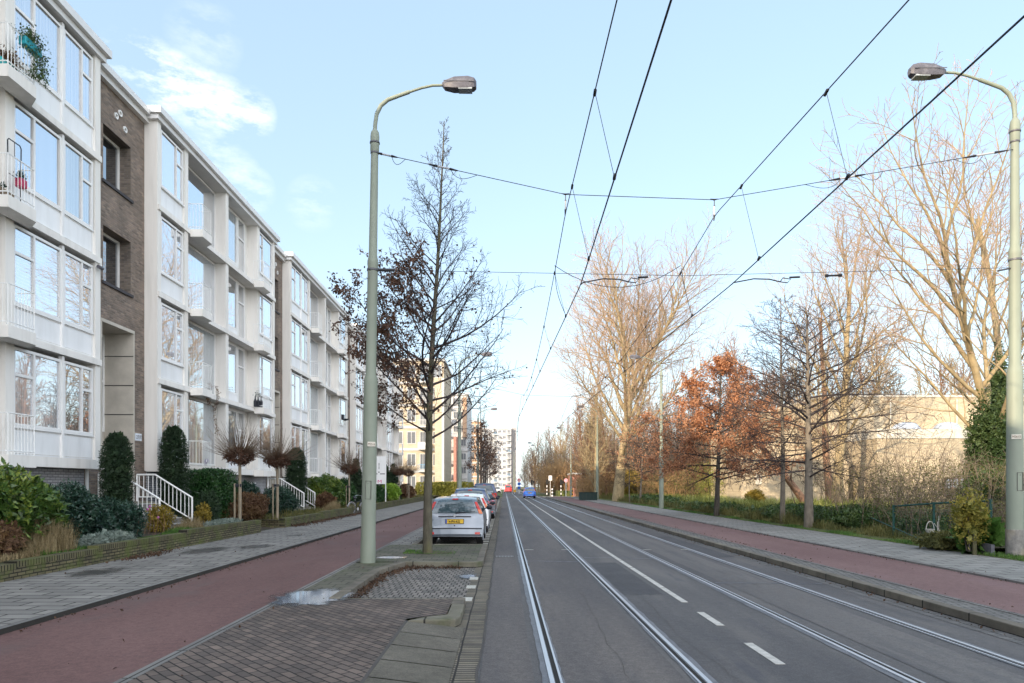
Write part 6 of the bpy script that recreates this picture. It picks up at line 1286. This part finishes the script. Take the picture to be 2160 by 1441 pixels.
# balcony things on the nearest front
def planter(label, x, y, z, pot, leaf, seed, kind='e', r=(.22, .3, .2), n=900, size=.06, hang=False, w=.28):
    t = wthing('potted_plant', label, 'potted plant', (x, y, z), 'plants on the balconies'); MB().box(x-.09, x+.09, y-w, y+w, z, z+.2).build('pot', pot, t, bevel=.02); rg = np.random.default_rng(seed)
    c_ = rg.normal(0, .5, (n, 3))*np.array(r)+np.array([x, y, z+.28]); 
    if hang: k = n//2; c_[:k] = np.stack([x+.10+rg.normal(0, .06, k), y+.15+rg.normal(0, .16, k), z+.15-rg.uniform(0, 1, k)**.8*.75], 1)
    npleaves('foliage', c_, size, leaf, t, rg); return t
turq = mat('turquoise_pot', (.05,.42,.42), .5); tealp = mat('teal_pot', (.02,.28,.34), .5); terra = mat('basket_brown', (.20,.15,.10), .9); magenta = mat('magenta_pot', (.5,.05,.12), .5)
planter('trailing evergreen in a teal pot hung over the top left balcony rail', XF+.50, 16.15, LV[3]+.92, tealp, lm_ivy, 1, hang=True, n=1500); planter('turquoise box of purple heather on the top left balcony', XF+.22, 15.75, LV[3]+.19, turq, lm_rust, 2)
planter('magenta pot plant on the second balcony from the top at the left', XF+.30, 16.1, LV[2]+.62, magenta, lm_dark, 3, r=(.08,.1,.12), n=160, w=.11); planter('pale basket on the floor of the second balcony from the top', XF+.2, 15.65, LV[2]+.19, terra, lm_dark, 4, r=(.05,.1,.05), n=60)
t = wthing('folding_trolley', 'black tubular folding trolley standing on the second balcony from the top', 'trolley', (XF+.30, 15.85, LV[2]+.19)); x, y, z = XF+.30, 15.9, LV[2]+.19
MB().tube([(x, y-.2, z), (x, y-.22, z+1.35), (x, y-.18, z+1.4), (x, y+.18, z+1.4), (x, y+.22, z+1.35), (x, y+.2, z)], .014, 5).tube([(x, y, z), (x, y, z+1.4)], .009, 4).tube([(x, y-.2, z+.6), (x, y+.2, z+.6)], .009, 4).build('frame', blackpl, t)
t = wthing('hanging_creeper', 'thin creeper trailing from the first floor loggia of the second front', 'creeper', (XF+.3, 26.4, 5.2)); rg = np.random.default_rng(9); u = rg.uniform(0, 1, 700); st_y = np.where(rg.random(700) < .5, 26.2, 26.9)
npleaves('foliage', np.stack([XF+.35+rg.normal(0, .03, 700)+.05*np.sin(u*9), st_y+rg.normal(0, .05, 700)+.1*np.sin(u*7), 5.75-u*np.where(st_y < 26.5, .9, 2.0)], 1), .055, lm_rust, t, rg); MB().tube([(XF+.35, 26.9, 5.7), (XF+.38, 26.95, 4.7), (XF+.34, 26.9, 3.75)], .006, 4).build('stem', bark_dark, t)
def bottles(label, y, z):
    t = wthing('potted_plant', label, 'potted plant', (XF+.25, y, z), 'plants on the balconies'); b = MB()
    for i in range(3): b.lathe([(.07, 0), (.08, .25), (.03, .38), (.02, .5)], (XF+.15+.1*i, y+.1*i, z), 8)
    b.build('pot', blackpl, t); rg = np.random.default_rng(5); npleaves('foliage', rg.normal(0, .08, (60, 3))+np.array([XF+.25, y+.1, z+.6]), .07, lm_dark, t, rg)
bottles('dark narrow pots on a first floor balcony of the second front', 31.7, LV[1]+.19)
t = wthing('tv_dish', 'dark box and dish on a balcony of the third front', 'satellite dish', (XF+.5, 47.4, LV[1]+1.2)); MB().box(XF+.45, XF+.6, 47.2, 47.55, LV[1]+1.1, LV[1]+1.45).build('box', blackpl, t); MB().lathe([(.02, 0), (.18, .05), (.26, .14)], (XF+.6, 47.75, LV[1]+1.05), 14).build('dish', blackpl, t)
thicket('reddish brush under the trees on the far side of the beige hall', 26, 62, 66, 84, .4, 700, 7.0, 15, twig_pink, None, 2.5)
thicket('brown brush between the green cabinet and the leaning trunk', X_(1215, 92), X_(1420, 92), 86, 98, .4, 600, 4.6, 16, twig_gold, (7000, .22, lm_gold), 2.4)
blades('park_weeds', 'tall pale sunlit weeds behind the bramble banks on the right', 'weeds', 14.5, 24, 40, 58, .45, 16000, .50, leafmat('pale_weed', [(.14,.17,.04), (.34,.36,.10), (.60,.58,.30)], .8, .7, .3), 21, .8, .02)
litter('leaves and twigs blown along the kerb of the left cycle path', 500, lambda g: (-5.68+abs(g.normal(0, .10)), g.uniform(6, 40), .108+g.uniform(0, .01)), 31, .04)
litter('leaves and dirt along the right cycle path edges', 500, lambda g: ((8.78-abs(g.normal(0, .08))) if g.random() < .6 else 6.78+abs(g.normal(0, .06)), g.uniform(9, 45), .128+g.uniform(0, .01)), 32, .04)
litter('leaves caught in the right hand gutter', 350, lambda g: (6.08-abs(g.normal(0, .10)), g.uniform(8, 50), .014+g.uniform(0, .01)), 33, .045)
blades('verge_weeds', 'scruffy weeds between right pavement and ivy bank', 'weeds', 11.6, 13.4, 18.5, 34, .2, 9000, .30, lm_thicket, 41, .8, .009)
t = wthing('brick_house', 'low pinkish brick house glimpsed through the trees behind the green cabinet', 'house', (X_(1235, 112), 112, 0)); hb = mat('pink_brick', (.36,.17,.13), .9, vs=4, var=.2)
x0, x1 = X_(1208, 112), X_(1268, 112); MB().box(x0, x1, 112, 120, 0, 3.6).build('wall', hb, t); MB().box(x0-.15, x1+.15, 111.8, 120.2, 3.6, 3.85).build('roof_edge', farwhite, t)
for i in range(3): xx = x0+.6+i*1.5; f_ = MB().box(xx, xx+.9, 111.93, 111.998, 1.1, 2.6).build('window', farwhite, t); MB().box(xx+.08, xx+.82, 111.9, 111.929, 1.18, 2.52).build('pane', farpane, f_)
t = wthing('handrail', 'small white handrail on the park lawn left of the beige hall', 'railing', PX(1545, 1052, 52)); a = PX(1538, 1036, 52); b_ = PX(1560, 1052, 52)
MB().tube([(a.x, a.y, a.z-.9), a, b_, (b_.x, b_.y, b_.z-.5)], .04, 5).tube([(a.x+.3, a.y, a.z-.35), (a.x+.3, a.y, a.z-1.1)], .03, 4).build('rail', M['railing'], t)
bush('laurel_shrub', 'rounded laurel beyond the left edge of the view beside the spotted shrub', (-10.2, 9.2, 1.15), (1.0, 1.5, .85), 3500, .13, lm_laurel, 60)
bush('evergreen_shrub', 'dark evergreen shrub beside the pavement left of the viewer', (-10.3, 5.6, 1.0), (.9, 1.4, .7), 3000, .12, lm_dark, 61)
thicket('brown twiggy undergrowth right of the right lamp mast', 13.2, 19, 5, 15, .3, 200, 1.8, 17, stem_brown, (5000, .07, lm_thicket))
blades('verge_weeds', 'grass and weeds right of the right lamp mast', 'weeds', 12.2, 18, 4, 16, .28, 14000, .22, lm_thicket, 42, .8, .010)
